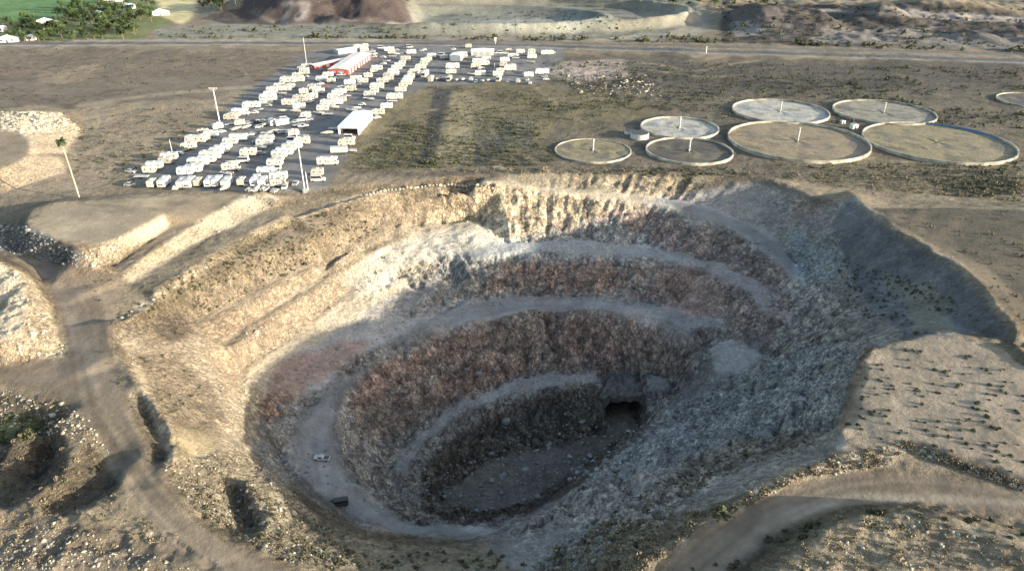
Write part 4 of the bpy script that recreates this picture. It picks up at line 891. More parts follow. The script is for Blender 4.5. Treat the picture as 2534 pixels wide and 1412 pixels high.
# ------------------------------------------------------------------ buildings
def empty(name, loc, rz=0):
    e = bpy.data.objects.new(name, None); COL.objects.link(e); e.location = loc; e.rotation_euler = (0, 0, rz); e.empty_display_size = .5; return e
def shed(name, p0, p1, length, h, wallm, roofm, label, gable=.8, overhang=.25, openfront=False, doors=2):
    """p0,p1: ground pixels of the front wall's ends; runs back from them"""
    a = Vector(W(*p0)); c_ = Vector(W(*p1)); d = c_ - a; wd = d.length; rz = math.atan2(d.y, d.x)
    e = empty(name, (a.x, a.y, float(ground(a.x, a.y)[0]) - .1), rz)
    t = .18; q = MB()
    if not openfront: q.box(0, wd, 0, t, 0, h)
    else: q.box(0, t * 2, 0, t, 0, h).box(wd - 2 * t, wd, 0, t, 0, h).box(2 * t, wd - 2 * t, 0, t, h - .7, h)
    q.box(0, t, t, length - t, 0, h).box(wd - t, wd, t, length - t, 0, h).box(0, wd, length - t, length, 0, h)
    q.v += [(0, 0, h), (wd, 0, h), (wd / 2, 0, h + gable), (0, length, h), (wd, length, h), (wd / 2, length, h + gable)]
    k = len(q.v) - 6; q.f += [(k, k + 1, k + 2), (k + 4, k + 3, k + 5)]; q.m += [0, 0]
    q.build('wall', M[wallm], e)
    o_ = overhang; rf = MB()
    rf.prism([(-o_, h + .01), (wd / 2, h + gable + .02), (wd + o_, h + .01), (wd + o_, h + .16), (wd / 2, h + gable + .18), (-o_, h + .16)], -o_, length + o_)
    rfo = rf.build('roof', M[roofm], e)
    rg = MB()
    nrib = int(length / 1.6)
    for i in range(nrib):
        y = .4 + i * (length - .8) / max(1, nrib - 1)
        rg.prism([(-o_, h + .15), (wd / 2, h + gable + .17), (wd + o_, h + .15), (wd + o_, h + .20), (wd / 2, h + gable + .22), (-o_, h + .20)], y, y + .07)
    rg.build('roof_seam', M[roofm], rfo)['kind'] = 'stuff'
    if doors and not openfront:
        for i in range(doors):
            x = wd * (.1 + i * .8 / doors); MB().box(x, x + wd * .55 / doors, -.04, -.005, 0, h * .78).build('roller_door', M['grey'], e)
        n = int(length / 6)
        for i in range(n): MB().box(wd + .005, wd + .04, 3 + i * 6, 5.4 + i * 6, 0, h * .78).build('roller_door', M['roofw' if i % 2 else 'grey'], e)
    return tag(e, label, 'building')
shed('storage_building', (813, 186), (862, 187), 52, 3.4, 'red', 'roofw', 'long storage building with red walls and a pale low roof')
shed('storage_building', (764, 170), (779, 173), 45, 2.8, 'red', 'roofw', 'narrow red storage shed behind the long red walled building', .4, doors=1)
shed('storage_building', (827, 133), (838, 136), 20, 2.6, 'conc', 'roofw', 'small pale open shed beyond the narrow red storage shed', .3, doors=1)
shed('carport', (838, 333), (888, 334), 26, 3.6, 'carport', 'carport', 'big white sheet metal carport open at the near end', .5, .15, True)
shed('site_office', (1166, 139), (1222, 139), 7, 3.2, 'white', 'carport', 'long white office building beside the highway in the right-hand yard', .5, doors=3)
shed('yard_building', (1114, 152), (1140, 153), 10, 3.6, 'grey', 'carport', 'square white roofed building in the middle of the right-hand yard', .4, doors=1)

# ------------------------------------------------------------------ round tanks
TANKS = []
def tank(px, py, rxp, label, floor, hw=1.5, pier=4.5, th=.55, stain=None, tint=(.6, .58, .5)):
    dep = W(px, py)[1] * cp + CH * sp; r = rxp / F * dep * .985
    x, y, _ = W(px, py); z = float(samp(DEM, np.array([x]), np.array([y]))[0]) + .05
    e = empty('round_tank', (x, y, z)); n = 72; TANKS.append((x, y, r)); hw *= .72
    w = MB(); pr = []
    for i in range(n):
        a = 2 * PI * i / n; c_, s_ = math.cos(a), math.sin(a); j = .06 * math.sin(i * 1.7) * math.sin(i * .37)
        pr.append([((r) * c_, (r) * s_, -.6), ((r) * c_, (r) * s_, hw + j), ((r - th) * c_, (r - th) * s_, hw + j), ((r - th) * c_, (r - th) * s_, -.6)])
    k = 0
    for ring in pr: w.v += ring
    for i in range(n):
        j = (i + 1) % n
        for a_ in range(3): w.f.append((i * 4 + a_, i * 4 + a_ + 1, j * 4 + a_ + 1, j * 4 + a_)[::-1]); w.m.append(0)
    w.build('wall', TK['wall'], e)
    fl = MB(); m_ = 10; rings = []
    for a_ in range(m_ + 1):
        rr_ = (r - th) * a_ / m_ + .01
        rings.append([(rr_ * math.cos(2 * PI * i / n), rr_ * math.sin(2 * PI * i / n), .35 + .12 * math.sin(a_ * 1.3 + i * .4) * (a_ < m_)) for i in range(n)])
    fl.loft(rings, cap=False); fo = fl.build('floor', floor, e, True)
    if pier: MB().cyl((0, 0, .2), (0, 0, pier), .38, .34, 12).cyl((0, 0, pier), (0, 0, pier + .15), .6, .6, 12).build('centre_pier', M['conc'], e)
    return tag(e, label, 'tank', 'round concrete tanks beyond the pit')
def floormat(name, c1, c2, c3, sc=.06):
    m, nt, b = newmat(name); tc = N(nt, 'ShaderNodeTexCoord')
    n = N(nt, 'ShaderNodeTexNoise', Scale=sc, Detail=7, Roughness=.65); nt.links.new(tc.outputs['Object'], n.inputs['Vector'])
    r = N(nt, 'ShaderNodeValToRGB'); e = r.color_ramp.elements; e[0].position = .36; e[0].color = (*c1, 1); e[1].position = .62; e[1].color = (*c3, 1)
    k = r.color_ramp.elements.new(.5); k.color = (*c2, 1); nt.links.new(n.outputs['Fac'], r.inputs[0])
    n2 = N(nt, 'ShaderNodeTexNoise', Scale=1.2, Detail=6); nt.links.new(tc.outputs['Object'], n2.inputs['Vector'])
    c_ = mixc(nt, r.outputs[0], ramp(nt, n2.outputs['Fac'], .35, .65, (.7, .7, .7), (1.15, 1.15, 1.15)), 1., 'MULTIPLY')
    nt.links.new(c_, b.inputs['Base Color']); b.inputs['Roughness'].default_value = .9; return m
TK = {'wall': simple('weathered_tank_wall', (.42, .39, .32), .9, 0, .1, .2, .7)}
FM = [floormat('salt_floor', (.16, .15, .12), (.40, .385, .33), (.22, .235, .23)), floormat('dirt_floor', (.10, .088, .06), (.24, .20, .11), (.13, .12, .09)),
      floormat('dark_floor', (.055, .05, .045), (.08, .07, .058), (.14, .12, .08)), floormat('brown_floor', (.13, .105, .07), (.25, .20, .12), (.16, .13, .10)), floormat('grey_floor', (.13, .12, .095), (.25, .235, .18), (.12, .115, .10))]
def wall_arc(t, a0, a1, hw, col):  # thin blue arc set against the inner face of the tank wall
    x, y, r = TANKS[-1]; q = MB(); n = 24
    for i in range(n):
        b0 = a0 + (a1 - a0) * i / n; b1 = a0 + (a1 - a0) * (i + 1) / n; ri = r - .55; k = len(q.v)
        for b_ in (b0, b1): q.v += [((ri - .01) * math.cos(b_), (ri - .01) * math.sin(b_), .3), ((ri - .01) * math.cos(b_), (ri - .01) * math.sin(b_), hw + .12), ((ri - .12) * math.cos(b_), (ri - .12) * math.sin(b_), hw + .12), ((ri - .12) * math.cos(b_), (ri - .12) * math.sin(b_), .3)]
        q.f += [(k + 1, k + 5, k + 6, k + 2), (k + 2, k + 6, k + 7, k + 3), (k, k + 4, k + 5, k + 1)]; q.m += [0] * 3
    q.build('blue_wall_arc', M['blue'], t)['label'] = 'blue stretch along the inside of the tank wall'
tank(1973, 352, 170, 'largest round tank with a brown earth floor and tall centre pier', FM[3], 1.8, 6)
t_ = tank(2318, 354, 174, 'wide round tank on the far right with yellow brown ground inside', FM[1], 1.6, 0)
wall_arc(t_, .15, 1.25, 1.15, 0)
tank(1930, 278, 117, 'round tank with a white crusted floor behind the largest tank', FM[0], 1.6, 5)
tank(2186, 280, 120, 'round tank with a grey brown floor behind the wide right tank', FM[4], 1.5, 5)
tank(1681, 319, 97, 'round tank with a pale floor beside the small white drum', FM[0], 1.5, 5.5)
tank(1705, 376, 108, 'round tank with a dark floor, nearest of the tank group', FM[2], 1.5, 5)
tank(1467, 374, 96, 'leftmost round tank, half buried in brown soil', FM[1], .9, 5)
tank(2560, 252, 84, 'round tank cut off by the right edge of the photo', FM[2], 1.2, 0)
def drum(px, py, rr_, h, label):
    x, y, _ = W(px, py); e = MB().cyl((0, 0, 0), (0, 0, h), rr_, rr_, 28).build('storage_drum', M['white']); e.location = (x, y, float(ground(x, y)[0]) - .05)
    MB().cyl((0, 0, h), (0, 0, h + .12), rr_ * .93, rr_ * .93, 28).build('lid', M['dark'], e); MB().cyl((0, 0, h - .25), (0, 0, h - .05), rr_ + .08, rr_ + .08, 28).build('rim_band', M['conc'], e)
    tag(e, label, 'drum')
drum(1582, 342, 4.0, 2.2, 'small white drum with a dark lid between the pale and dark floored tanks')
drum(1557, 331, 2.2, 1.4, 'little white drum just behind the dark lidded one')
def pumphouse(px, py, s_, label):
    x, y, _ = W(px, py); e = MB().box(-s_, s_, -s_ * .7, s_ * .7, 0, s_ * 1.3).build('pump_house', M['cream']); e.location = (x, y, float(ground(x, y)[0])); e.rotation_euler = (0, 0, .3)
    MB().prism([(-s_ - .2, s_ * 1.3), (0, s_ * 1.7), (s_ + .2, s_ * 1.3)], -s_ * .8, s_ * .8).build('roof', M['roofw'], e); MB().box(-.4, .4, -s_ * .7 - .04, -s_ * .7, 0, s_).build('door', M['dark'], e); tag(e, label, 'pump house')
pumphouse(2112, 319, 1.5, 'small cream pump house between the four right-hand tanks'); pumphouse(2085, 305, 1.0, 'tiny cream hut behind the pump house among the tanks')

# ------------------------------------------------------------------ poles, palm
def pole(px, py, top, label, kind, r=.18, name='lamp_post'):
    x, y, _ = W(px, py); z = float(ground(x, y)[0]); dep = y * cp + CH * sp; h = (py - top) / F * dep / (math.cos(math.atan2(CH, y)))
    e = MB().cyl((0, 0, -.3), (0, 0, h), r, r * .7, 10).build(name, M['steel' if kind != 'wood' else 'trunk']); e.location = (x, y, z)
    if kind == 'flood':
        MB().box(-1.7, 1.7, -.1, .1, h - .25, h - .05).box(-1.3, 1.3, -.1, .1, h - 1.0, h - .85).build('crossbar', M['steel'], e)
        for i in range(4): MB().box(-1.7 + i, -1.1 + i, -.45, -.12, h - .35, h + .25, 0, .05, .05).build('lamp_head', M['white'], e)
        MB().box(-.45, -.2, -.3, .1, h * .48, h * .52).build('control_box', M['white'], e)
    if kind == 'double':
        MB().box(-1.3, 1.3, -.08, .08, h - .9, h - .75).build('crossbar', M['steel'], e)
        for i in (-1, 0, 1): MB().box(i * 1.1 - .25, i * 1.1 + .25, -.35, -.08, h - 1.15, h - .6).build('lamp_head', M['white'], e)
        for i in range(3):
            a = i * 2.1; MB().box(.5 * math.cos(a) - .3, .5 * math.cos(a) + .3, .5 * math.sin(a) - .3, .5 * math.sin(a) + .3, 0, 1.6).build('utility_box', M['grey'], e)
    if kind == 'wood': MB().box(-1.2, 1.2, -.07, .07, h - .8, h - .65).build('crossarm', M['trunk'], e)
    if kind == 'sign': MB().box(-.8, .8, -.2, .2, h * .45, h + .3).build('sign_panel', M['white'], e)
    tag(e, label, 'sign' if kind == 'sign' else 'pole' if kind in ('wood', 'thin') else 'lamp post'); return e
pole(545, 310, 222, 'tall white floodlight mast at the left edge of the storage lot', 'flood', .3, 'floodlight_mast')
pole(754, 471, 322, 'very tall pale mast in front of the storage lot with boxes at its foot', 'double', .22, 'floodlight_mast')
pole(762, 468, 424, 'short pale post right of the very tall mast', 'thin', .2, 'post')
pole(427, 380, 346, 'thin pale pole beside the leftmost column of trailers', 'thin', .14, 'post')
pole(760, 166, 96, 'thin tall pole beside the narrow red storage shed', 'thin', .16, 'utility_pole')
pole(1276, 104, 52, 'dark wooden utility pole across the highway from the right-hand yard', 'wood', .22, 'utility_pole')
pole(1226, 109, 94, 'white pylon sign beside the highway behind the office', 'sign', .25, 'pylon_sign')
pole(1747, 132, 116, 'white marker post beside the highway right of the yards', 'thin', .4, 'marker_post')
pole(1224, 172, 158, 'short lamp pole in the middle of the right-hand yard', 'thin', .14, 'post')
pole(2495, 150, 128, 'dark pole beside the highway at the far right', 'wood', .18, 'utility_pole')

def palm(px, py, top):
    x, y, _ = W(px, py); z = float(ground(x, y)[0]); dep = y * cp + CH * sp; h = (py - top) / F * dep / math.cos(math.atan2(CH, y))
    e = empty('palm_tree', (x, y, z - .2)); q = MB(); k = 12
    rings = [[(.3 * (1 - .45 * t / 10) * math.cos(2 * PI * i / k) - .25 * (t / 10) ** 2, .3 * (1 - .45 * t / 10) * math.sin(2 * PI * i / k), h * t / 10) for i in range(k)] for t in range(11)]
    q.loft(rings).build('trunk', M['bark'], e, True)
    c_ = MB(); r_ = random.Random(3)
    for i in range(46):
        a = r_.uniform(0, 2 * PI); el = r_.uniform(-.9, 1.1); ln = r_.uniform(1.5, 2.3); p = Vector((-.25, 0, h)); d = Vector((math.cos(a) * math.cos(el), math.sin(a) * math.cos(el), math.sin(el))); sd = Vector((-math.sin(a), math.cos(a), 0))
        prev = None
        for s_ in range(6):
            w_ = .42 * math.sin(PI * (s_ + .6) / 6.4) + .05; l_ = len(c_.v); c_.v += [tuple(p - sd * w_ + Vector((0, 0, -.12))), tuple(p), tuple(p + sd * w_ + Vector((0, 0, -.12)))]
            if prev is not None: c_.f += [(prev, prev + 1, l_ + 1, l_), (prev + 1, prev + 2, l_ + 2, l_ + 1)]; c_.m += [0, 0]
            prev = l_; p = p + d * (ln / 5); d = (d + Vector((0, 0, -.24))).normalized()
    c_.build('crown', M['frond'], e)
    tag(e, 'tall slender fan palm standing alone left of the storage lot', 'palm tree')
palm(197, 492, 358)

# ------------------------------------------------------------------ rocks
def ico():
    bm = bmesh.new(); bmesh.ops.create_icosphere(bm, subdivisions=1, radius=1.0)
    v = np.array([tuple(x.co) for x in bm.verts]); f = np.array([[q.index for q in p.verts] for p in bm.faces]); bm.free(); return v, f
IV, IF = ico()
rs = np.random.RandomState(11)
def scatter_poly(poly, n):
    xs = [p[0] for p in poly]; ys = [p[1] for p in poly]; ax = rs.uniform(min(xs), max(xs), n * 6); ay = rs.uniform(min(ys), max(ys), n * 6)
    m = inpoly(ax, ay, poly); return ax[m][:n], ay[m][:n]
def merged(name, P, sizes, mat, flat=.7, base=None, kind='stuff', label=None):
    bv, bf = base if base is not None else (IV, IF); n = len(P); nv = len(bv)
    ang = rs.uniform(0, 2 * PI, n); sx = rs.uniform(.7, 1.3, (n, 3)); c_, s_ = np.cos(ang), np.sin(ang)
    v = bv[None] * sx[:, None] * sizes[:, None, None]; 
    if base is None: v = v * (1 + rs.uniform(-.22, .22, (n, nv, 1)))
    v[..., 2] *= flat
    x = v[..., 0] * c_[:, None] - v[..., 1] * s_[:, None]; y = v[..., 0] * s_[:, None] + v[..., 1] * c_[:, None]
    V = np.stack([x, y, v[..., 2]], -1) + P[:, None, :]
    Fc = (bf[None] + (np.arange(n) * nv)[:, None, None]).reshape(-1, bf.shape[1])
    me = bpy.data.meshes.new(name); me.from_pydata(V.reshape(-1, 3).tolist(), [], Fc.tolist()); me.materials.append(mat)
    o = bpy.data.objects.new(name, me); COL.objects.link(o)
    if label: o['label'] = label
    if kind: o['kind'] = kind
    return o
RUB = [ # polygon, count, mean size
 ([(1500,1120),(1700,960),(1990,860),(2130,870),(2070,1060),(1850,1080),(1600,1160)],2600,.28,'rock'),
 ([(1060,1160),(1400,1060),(1590,1040),(1420,1200),(1150,1290),(1040,1240)],450,.45,'rock'),
 ([(640,1110),(700,1120),(740,1180),(700,1200),(650,1170)],120,.5,'rock'),
 ([(1000,1250),(1020,1130),(1060,1130),(1060,1260)],160,.4,'rock'),
 ([(1930,580),(2080,590),(2110,700),(1990,705)],420,.5,'rock'),
 ([(1390,1140),(1590,1110),(1640,1170),(1450,1200)],140,.6,'rock'),
 ([(1300,1412),(1440,1300),(1560,1300),(1450,1412)],500,.32,'rock'),
 ([(0,555),(60,552),(200,630),(190,660),(0,620)],420,.35,'rock'),
 ([(0,275),(150,278),(200,320),(60,330),(0,318)],500,.7,'palerock'),
 ([(200,625),(400,545),(410,570),(230,660)],300,.35,'palerock'),
 ([(440,580),(600,485),(690,500),(480,605)],260,.3,'palerock'),
 ([(1780,1290),(1850,1210),(2050,1130),(2260,1090),(2200,1150),(1980,1185)],500,.2,'palerock'),
 ([(2240,1095),(2534,1190),(2534,1215),(2250,1120)],260,.22,'palerock'),
 ([(400,1150),(640,1110),(780,1280),(900,1400),(700,1390),(480,1260)],700,.22,'palerock'),
 ([(0,650),(80,690),(160,870),(0,900)],500,.3,'palerock'),
 ([(0,1310),(120,1290),(440,1390),(500,1412),(0,1412)],420,.22,'palerock'),
 ([(0,960),(200,1010),(280,1130),(160,1080),(0,1060)],300,.28,'palerock'),
 ([(1380,180),(1600,185),(1640,240),(1440,235)],300,.7,'palerock'),
 ([(1240,480),(1600,500),(1400,600),(1100,640),(760,790),(640,900),(620,1060),(540,960),(600,830),(1000,600)],900,.3,'palerock'),
 ([(700,900),(1300,600),(1900,560),(1980,740),(1760,900),(1500,1000),(1000,1250),(700,1200),(650,1050)],1800,.33,'rock'),
 ([(1960,1412),(2080,1310),(2260,1275),(2534,1370),(2534,1412)],260,.2,'palerock'),
]
PR = {'rock': ([], []), 'palerock': ([], [])}
for poly, n, s_, mt in RUB:
    ax, ay = scatter_poly(poly, int(n * (1.6 if mt == 'rock' else 1.1))); x, y, z = hit(ax, ay); sz = s_ * .52 * np.exp(rs.normal(0, .55, len(ax)))
    PR[mt][0].append(np.stack([x, y, z], 1)); PR[mt][1].append(sz)
for mt, (pp, ss) in PR.items():
    merged('rubble' if mt == 'rock' else 'pale_rubble', np.concatenate(pp), np.concatenate(ss), M[mt])
rock_me = []
for i in range(6):
    v = IV * rs.uniform(.75, 1.3, 3) * (1 + rs.uniform(-.2, .2, (len(IV), 1))); v[:, 2] *= .75
    for mt in ('palerock', 'rock'):
        m_ = bpy.data.meshes.new('boulder'); m_.from_pydata(v.tolist(), [], IF.tolist()); m_.materials.append(M[mt]); rock_me.append((mt, m_))
def boulders(pts, size, mt, label, group):
    ax = np.array([p[0] for p in pts], float); ay = np.array([p[1] for p in pts], float); x, y, z = hit(ax, ay)
    for i in range(len(pts)):
        m_ = rs.choice([k for k, q in enumerate(rock_me) if q[0] == mt]); o = bpy.data.objects.new('boulder', rock_me[m_][1]); COL.objects.link(o)
        s_ = size * rs.uniform(.75, 1.3); o.location = (x[i], y[i], z[i] + s_ * .25); o.scale = (s_,) * 3; o.rotation_euler = (0, 0, rs.uniform(0, 6.28)); tag(o, label, 'boulder', group)
boulders([(905 + i * 9.2, 481 - 24 * math.sin(min(1, i / 22) * PI / 2) + rs.uniform(-1, 1)) for i in range(36)], .75, 'palerock', 'pale boulder in the row edging the far rim of the pit', 'boulders edging the far rim')
boulders([(300 + 26 * i, 786 - 15.5 * i + rs.uniform(-3, 3)) for i in range(9)], .6, 'palerock', 'pale boulder on the rim berm at the left of the pit', 'boulders on the left rim')
boulders([(x, y) for x, y in ((1190,1200),(1215,1188),(1240,1215),(1140,1230),(1250,1170),(1300,1160),(1360,1100),(1385,1072),(1440,1050),(1180,1262),(1330,1225),(1410,1130))], .8, 'rock', 'grey boulder on the dark pit floor', 'boulders on the pit floor')
boulders([(1460, 1130), (1450, 1150), (1480, 1160), (1430, 1170), (1500, 1135), (1410, 1185), (1520, 1160), (1475, 1185)], .8, 'rock', 'grey boulder on the slope right of the pit floor', 'boulders on the right slope')
boulders([(1970, 698), (1975, 706)], 1.0, 'palerock', 'white boulder at the lower end of the upper haul ramp', 'boulders at the ramp end')

def overhang():
    q = MB(); nx_, ny_ = 15, 10; r_ = random.Random(4); g = {}
    for side in (0, 1):
        for j in range(ny_):
            for i in range(nx_):
                x = 26.5 + 15 * i / (nx_ - 1); y = 167.6 + 13.5 * j / (ny_ - 1); x = 34 + (x - 34) * math.sqrt(1 - .55 * (j / (ny_ - 1)) ** 2)
                if j == 0: y += 2.2 * abs(i / (nx_ - 1) - .5) ** 1 * 2
                z = -38.9 - 1.2 * abs(2 * i / (nx_ - 1) - 1) ** 3 + .8 * r_.uniform(-1, 1) if side == 0 else -40.4 - 5.6 * abs(2 * i / (nx_ - 1) - 1) ** 2.4 + .7 * r_.uniform(-1, 1)
                g[side, j, i] = len(q.v); q.v.append((x + r_.uniform(-.3, .3), y + r_.uniform(-.3, .3), z))
    for j in range(ny_ - 1):
        for i in range(nx_ - 1):
            q.f.append((g[0, j, i], g[0, j, i + 1], g[0, j + 1, i + 1], g[0, j + 1, i])); q.f.append((g[1, j, i], g[1, j + 1, i], g[1, j + 1, i + 1], g[1, j, i + 1])); q.m += [0, 0]
    for i in range(nx_ - 1): q.f.append((g[1, 0, i], g[1, 0, i + 1], g[0, 0, i + 1], g[0, 0, i])); q.m.append(0)
    o = q.build('rock_overhang', simple('dark_ledge_rock', (.13, .12, .108), .95, 0, 0, .8, .5)); tag(o, 'rock ledge roofing the dark opening at the right end of the pit floor', 'rock ledge')
overhang()
# ------------------------------------------------------------------ shrubs
def shrub_base(n, seed, h=.8):
    r_ = np.random.RandomState(seed); v = []; f = []
    for i in range(n):
        a = r_.uniform(0, 2 * PI); e_ = r_.uniform(0, PI / 2); rad = r_.uniform(.35, 1.0)
        c_ = np.array([math.cos(a) * math.cos(e_) * rad, math.sin(a) * math.cos(e_) * rad, h * math.sin(e_) * rad + .08]); s_ = r_.uniform(.16, .34)
        u = r_.normal(0, 1, 3); u /= np.linalg.norm(u); w = np.cross(u, r_.normal(0, 1, 3)); w /= np.linalg.norm(w); k = len(v)
        v += [c_ - u * s_, c_ + w * s_ * .7, c_ + u * s_, c_ - w * s_ * .7]; f.append((k, k + 1, k + 2, k + 3))
    return np.array(v), np.array(f)
SB = [shrub_base(60, i) for i in range(5)]
shrub_me = {}
for mt in ('shrub', 'drys'):
    for i, (v, f) in enumerate(SB):
        m_ = bpy.data.meshes.new('shrub'); m_.from_pydata(v.tolist(), [], f.tolist()); m_.materials.append(M[mt]); shrub_me[(mt, i)] = m_
def shrubs(poly, n, size, label, group, mt='shrub'):
    ax, ay = scatter_poly(poly, n); x, y, z = hit(ax, ay)
    for i in range(len(ax)):
        o = bpy.data.objects.new('desert_shrub', shrub_me[(mt, rs.randint(5))]); COL.objects.link(o); s_ = size * rs.uniform(.6, 1.35)
        o.location = (x[i], y[i], z[i] - .05); o.scale = (s_, s_, s_ * rs.uniform(.7, 1.1)); o.rotation_euler = (0, 0, rs.uniform(0, 6.28)); tag(o, label, 'shrub', group)
shrubs([(2160,880),(2240,860),(2400,870),(2534,940),(2534,1180),(2350,1120),(2240,1080),(2140,1090),(2090,1050)], 150, .46, 'low dark desert shrub on the flat sunlit bench at lower right', 'shrubs on the flat bench')
shrubs([(1790,1280),(1860,1215),(2050,1135),(2240,1105),(2200,1150),(1980,1180)], 26, .7, 'dry shrub on the berm along the curving road at lower right', 'shrubs on the road berm', 'drys')
shrubs([(1700,1412),(2000,1290),(2250,1250),(2534,1290),(2534,1340),(2200,1275),(1960,1350),(1880,1412)], 34, .7, 'olive shrub on the inner verge of the curving road at lower right', 'shrubs on the inner verge')
shrubs([(700,1350),(1000,1360),(1300,1370),(1300,1405),(800,1405)], 44, .6, 'olive shrub on the near bank at the bottom of the photo', 'shrubs on the near bank')
shrubs([(0,1030),(110,1010),(140,1050),(60,1095),(0,1095)], 16, 1.0, 'green bush on the hummock at the left edge of the photo', 'bushes on the left hummock')
shrubs([(430,700),(700,590),(800,620),(500,760)], 30, .55, 'small shrub on the upper terrace of the sunlit pit wall', 'shrubs on the upper terrace')
shrubs([(830,1390),(460,1230),(640,1340)], 20, .7, 'shrub beside the haul road at bottom left', 'shrubs beside the haul road')
o = bpy.data.objects.new('desert_shrub', shrub_me[('shrub', 2)]); COL.objects.link(o); x, y, z = hit(1787, 1277); o.location = (x[0], y[0], z[0]); o.scale = (2.1, 1.8, 1.7); tag(o, 'largest dark green bush where the berm meets the curving road', 'shrub')
bulk = []
for poly, n, s_ in [([(300,760),(700,550),(1050,470),(1060,520),(800,640),(480,790),(520,960),(420,1030),(320,880)],1000,.5), ([(860,420),(1080,215),(1600,240),(1380,330),(1380,410)],3200,.6),
     ([(1240,425),(1500,415),(2534,400),(2534,500),(1900,440)],1300,.6), ([(1330,150),(2534,170),(2534,320),(1640,290),(1400,230)],3400,.8), ([(0,120),(740,125),(560,240),(0,270)],700,.6), ([(200,300),(520,250),(460,350),(330,460),(180,440)],350,.6),
     ([(2060,640),(2300,700),(2450,810),(2230,830),(2100,760)],260,.5), ([(2160,520),(2534,515),(2534,800),(2400,660)],120,.4), ([(200,690),(340,690),(290,800),(300,950),(230,860)],130,.4), ([(480,1160),(720,1230),(1000,1350),(1280,1350),(1280,1412),(760,1412),(500,1290)],500,.4),
     ([(1640,1180),(1900,1080),(2050,1090),(1850,1160),(1500,1330),(1300,1400)],260,.4), ([(1900,1412),(2100,1290),(2400,1300),(2534,1360),(2534,1412)],200,.4), ([(0,960),(200,1010),(300,1250),(100,1300),(0,1250)],180,.4),
     ([(450,92),(1700,92),(1800,100),(2534,125),(2534,132),(1800,108),(1000,97),(450,97)],650,1.7), ([(1780,15),(2534,20),(2534,120),(1800,100)],500,1.5), ([(1040,40),(1500,20),(1640,80),(1040,90)],200,1.0), ([(380,70),(700,62),(1000,65),(1000,95),(380,95)],200,1.3)]:
    ax, ay = scatter_poly(poly, n); x, y, z = hit(ax, ay); keep = np.ones(len(x), bool)
    keep &= fbm(x / 24, y / 24, 3, 401) + rs.uniform(-.35, .35, len(x)) > -.05
    for (a_, b_, r_) in TANKS: keep &= np.hypot(x - a_, y - b_) > r_ + .5
    bulk.append((np.stack([x, y, z], 1)[keep], s_ * np.exp(rs.normal(0, .35, keep.sum()))))
BP = np.concatenate([q[0] for q in bulk]); BS = np.concatenate([q[1] for q in bulk])
merged('scrub', BP, BS, M['shrub'], 1.0, shrub_base(26, 77), label='low desert scrub scattered over the plain and the slopes')

dry = []
for poly, n, s_ in [([(1780,1290),(1850,1210),(2050,1130),(2260,1090),(2200,1150),(1980,1185)],300,.36), ([(1300,1412),(1500,1290),(1760,1265),(1700,1330),(1600,1412)],700,.5), ([(1900,1412),(2050,1300),(2260,1265),(2534,1360),(2534,1412)],420,.32),
     ([(400,1150),(640,1110),(780,1280),(900,1400),(700,1390),(480,1260)],600,.38), ([(0,960),(200,1010),(300,1250),(450,1330),(0,1412)],480,.35), ([(2240,1095),(2534,1190),(2534,1215),(2250,1120)],200,.4), ([(1640,1180),(1900,1080),(2050,1090),(1850,1160),(1500,1300),(1350,1400)],500,.35),
     ([(345,1000),(300,880),(290,800),(420,700),(700,545),(1000,470),(1000,490),(500,710),(330,860)],260,.35), ([(2140,510),(2534,510),(2534,620),(2400,600)],150,.4), ([(1000,420),(1240,432),(1900,432),(2100,465),(2534,500),(2534,440),(1240,415)],700,.6)]:
    ax, ay = scatter_poly(poly, int(n * .75)); x, y, z = hit(ax, ay); dry.append((np.stack([x, y, z], 1), s_ * np.exp(rs.normal(0, .35, len(ax)))))
merged('dry_scrub', np.concatenate([q[0] for q in dry]), np.concatenate([q[1] for q in dry]), M['drys'], 1.0, shrub_base(26, 78), label='dry straw coloured scrub on the banks and berms')
# ------------------------------------------------------------------ trees and houses of the green belt, far left
def tree_proto(seed):
    r_ = random.Random(seed); q = MB().cyl((0, 0, 0), (0, 0, 2.6), .28, .2, 7).cyl((0, 0, 2.2), (1.1, .3, 4.2), .14, .06, 5).cyl((0, 0, 2.2), (-.9, -.5, 4.4), .14, .06, 5)
    v, f = [], []
    cl = [(r_.uniform(-1.8, 1.8), r_.uniform(-1.8, 1.8), r_.uniform(2.6, 5.6), r_.uniform(.8, 1.5)) for _ in range(9)]
    for cx, cy, cz, cr in cl:
        for _ in range(34):
            d = Vector((r_.gauss(0, 1), r_.gauss(0, 1), r_.gauss(0, 1))).normalized() * cr * r_.uniform(.5, 1); c_ = Vector((cx, cy, cz)) + d
            u = Vector((r_.gauss(0, 1), r_.gauss(0, 1), r_.gauss(0, 1))).normalized() * r_.uniform(.25, .5); w = u.orthogonal().normalized() * u.length * .7; k = len(v)
            v += [tuple(c_ - u), tuple(c_ + w), tuple(c_ + u), tuple(c_ - w)]; f.append((k, k + 1, k + 2, k + 3))
    e = empty('broadleaf_tree', (0, 0, 0)); q.build('trunk', M['trunk'], e); mesh_obj('crown', v, f, M['leaf'], e); return e
TP = [tree_proto(i) for i in range(4)]; used = [False] * 4
def trees(poly, n, label, sz):
    ax, ay = scatter_poly(poly, n); x, y, z = hit(ax, ay)
    for i in range(len(ax)):
        k = rs.randint(4)
        if not used[k]: o = TP[k]; used[k] = True
        else: o = copy_tree(TP[k])
        s_ = sz * rs.uniform(.65, 1.35); o.location = (x[i], y[i], z[i] - .1); o.scale = (s_, s_, s_ * rs.uniform(.8, 1.2)); o.rotation_euler = (0, 0, rs.uniform(0, 6.28))
        tag(o, label, 'tree', 'trees of the green belt')
trees([(0,62),(90,55),(200,60),(380,25),(400,40),(330,95),(250,104),(0,104)], 120, 'green tree in the belt between the highway and the far fields', 1.1)
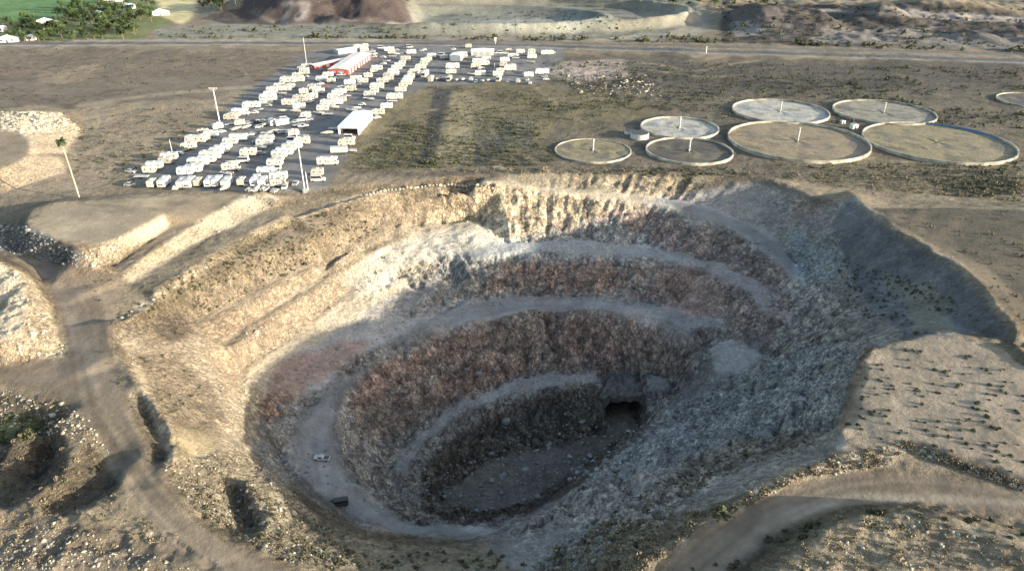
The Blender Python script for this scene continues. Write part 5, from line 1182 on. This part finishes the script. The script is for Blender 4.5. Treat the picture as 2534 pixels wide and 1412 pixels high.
trees([(130,30),(330,0),(390,0),(380,30),(250,55),(140,50)], 50, 'green tree among the houses at the far left', 1.2)
trees([(480,0),(600,0),(590,25),(490,30)], 14, 'dark tree beside the dark hill beyond the yellow field', 1.2)
trees([(1500,0),(1640,0),(1900,10),(1900,25),(1640,15)], 26, 'dark tree behind the banked end of the oval track', 1.1)
def house(px, py, wd, ln, h, rz, wm, rm, label):
    x, y, _ = W(px, py); e = empty('house', (x, y, float(ground(x, y)[0])), rz)
    MB().box(-wd / 2, wd / 2, -ln / 2, ln / 2, 0, h).build('wall', M[wm], e); MB().prism([(-wd / 2 - .4, h + .01), (0, h + wd * .16), (wd / 2 + .4, h + .01)], -ln / 2 - .4, ln / 2 + .4).build('roof', M[rm], e)
    for i in (-1, 1): MB().box(i * wd * .25 - .6, i * wd * .25 + .6, -ln / 2 - .05, -ln / 2, h * .35, h * .75).build('window', M['glass'], e)
    MB().box(-.5, .5, -ln / 2 - .05, -ln / 2, 0, h * .7).build('door', M['dark'], e)
    tag(e, label, 'house')
house(236, 42, 11, 9, 3.5, .1, 'sand', 'pool', 'house with a pale blue roof among the trees at the far left')
house(112, 64, 20, 5, 3, .35, 'white', 'carport', 'long narrow white roofed building between the green field and the trees')
house(120, 72, 6, 5, 3, .2, 'white', 'carport', 'small white outbuilding below the long narrow one')
house(78, 100, 5, 5, 3.5, 0, 'white', 'carport', 'small white house half hidden in the trees beside the highway')
house(20, 104, 14, 4, 2.8, .3, 'white', 'roofw', 'long pale shed beside the highway at the left edge')
house(300, 10, 10, 8, 3.5, .5, 'sand', 'carport', 'white roofed house at the top left near the parked vehicles')
house(320, 22, 9, 7, 3.5, -.2, 'white', 'pool', 'house with a bluish roof at the right end of the far village')
house(268, 8, 9, 7, 3.5, .2, 'sand', 'roofw', 'cream roofed house at the top left edge of the photo')
house(396, 38, 16, 4, 3, .6, 'white', 'carport', 'long white shed at the corner of the yellow field')
house(4, 78, 6, 6, 3.5, 0, 'white', 'roofw', 'pale house at the left edge below the green field')

# ------------------------------------------------------------------ light
SUN_EL = R(10.5); SD = Vector((.94, -.34, 0)).normalized()      # horizontally towards the sun
sd = bpy.data.lights.new('sun', 'SUN'); sd.energy = 4.2; sd.angle = R(.5); sd.color = (1.0, .90, .75)
so = bpy.data.objects.new('sun', sd); COL.objects.link(so)
dv = Vector((SD.x * math.cos(SUN_EL), SD.y * math.cos(SUN_EL), math.sin(SUN_EL)))
so.rotation_euler = dv.to_track_quat('Z', 'Y').to_euler()
w = bpy.data.worlds.new('World'); SC.world = w; w.use_nodes = True; nt = w.node_tree
bg = nt.nodes['Background']; sky = nt.nodes.new('ShaderNodeTexSky'); sky.sky_type = 'NISHITA'; sky.sun_disc = False
sky.sun_elevation = SUN_EL; sky.sun_rotation = math.atan2(SD.x, SD.y); sky.altitude = 700; sky.dust_density = 2.5; sky.ozone_density = .4
nt.links.new(sky.outputs[0], bg.inputs[0]); bg.inputs[1].default_value = .15
SC.view_settings.view_transform = 'Standard'; SC.view_settings.look = 'None'; SC.view_settings.exposure = 1.58; SC.view_settings.gamma = 1.0
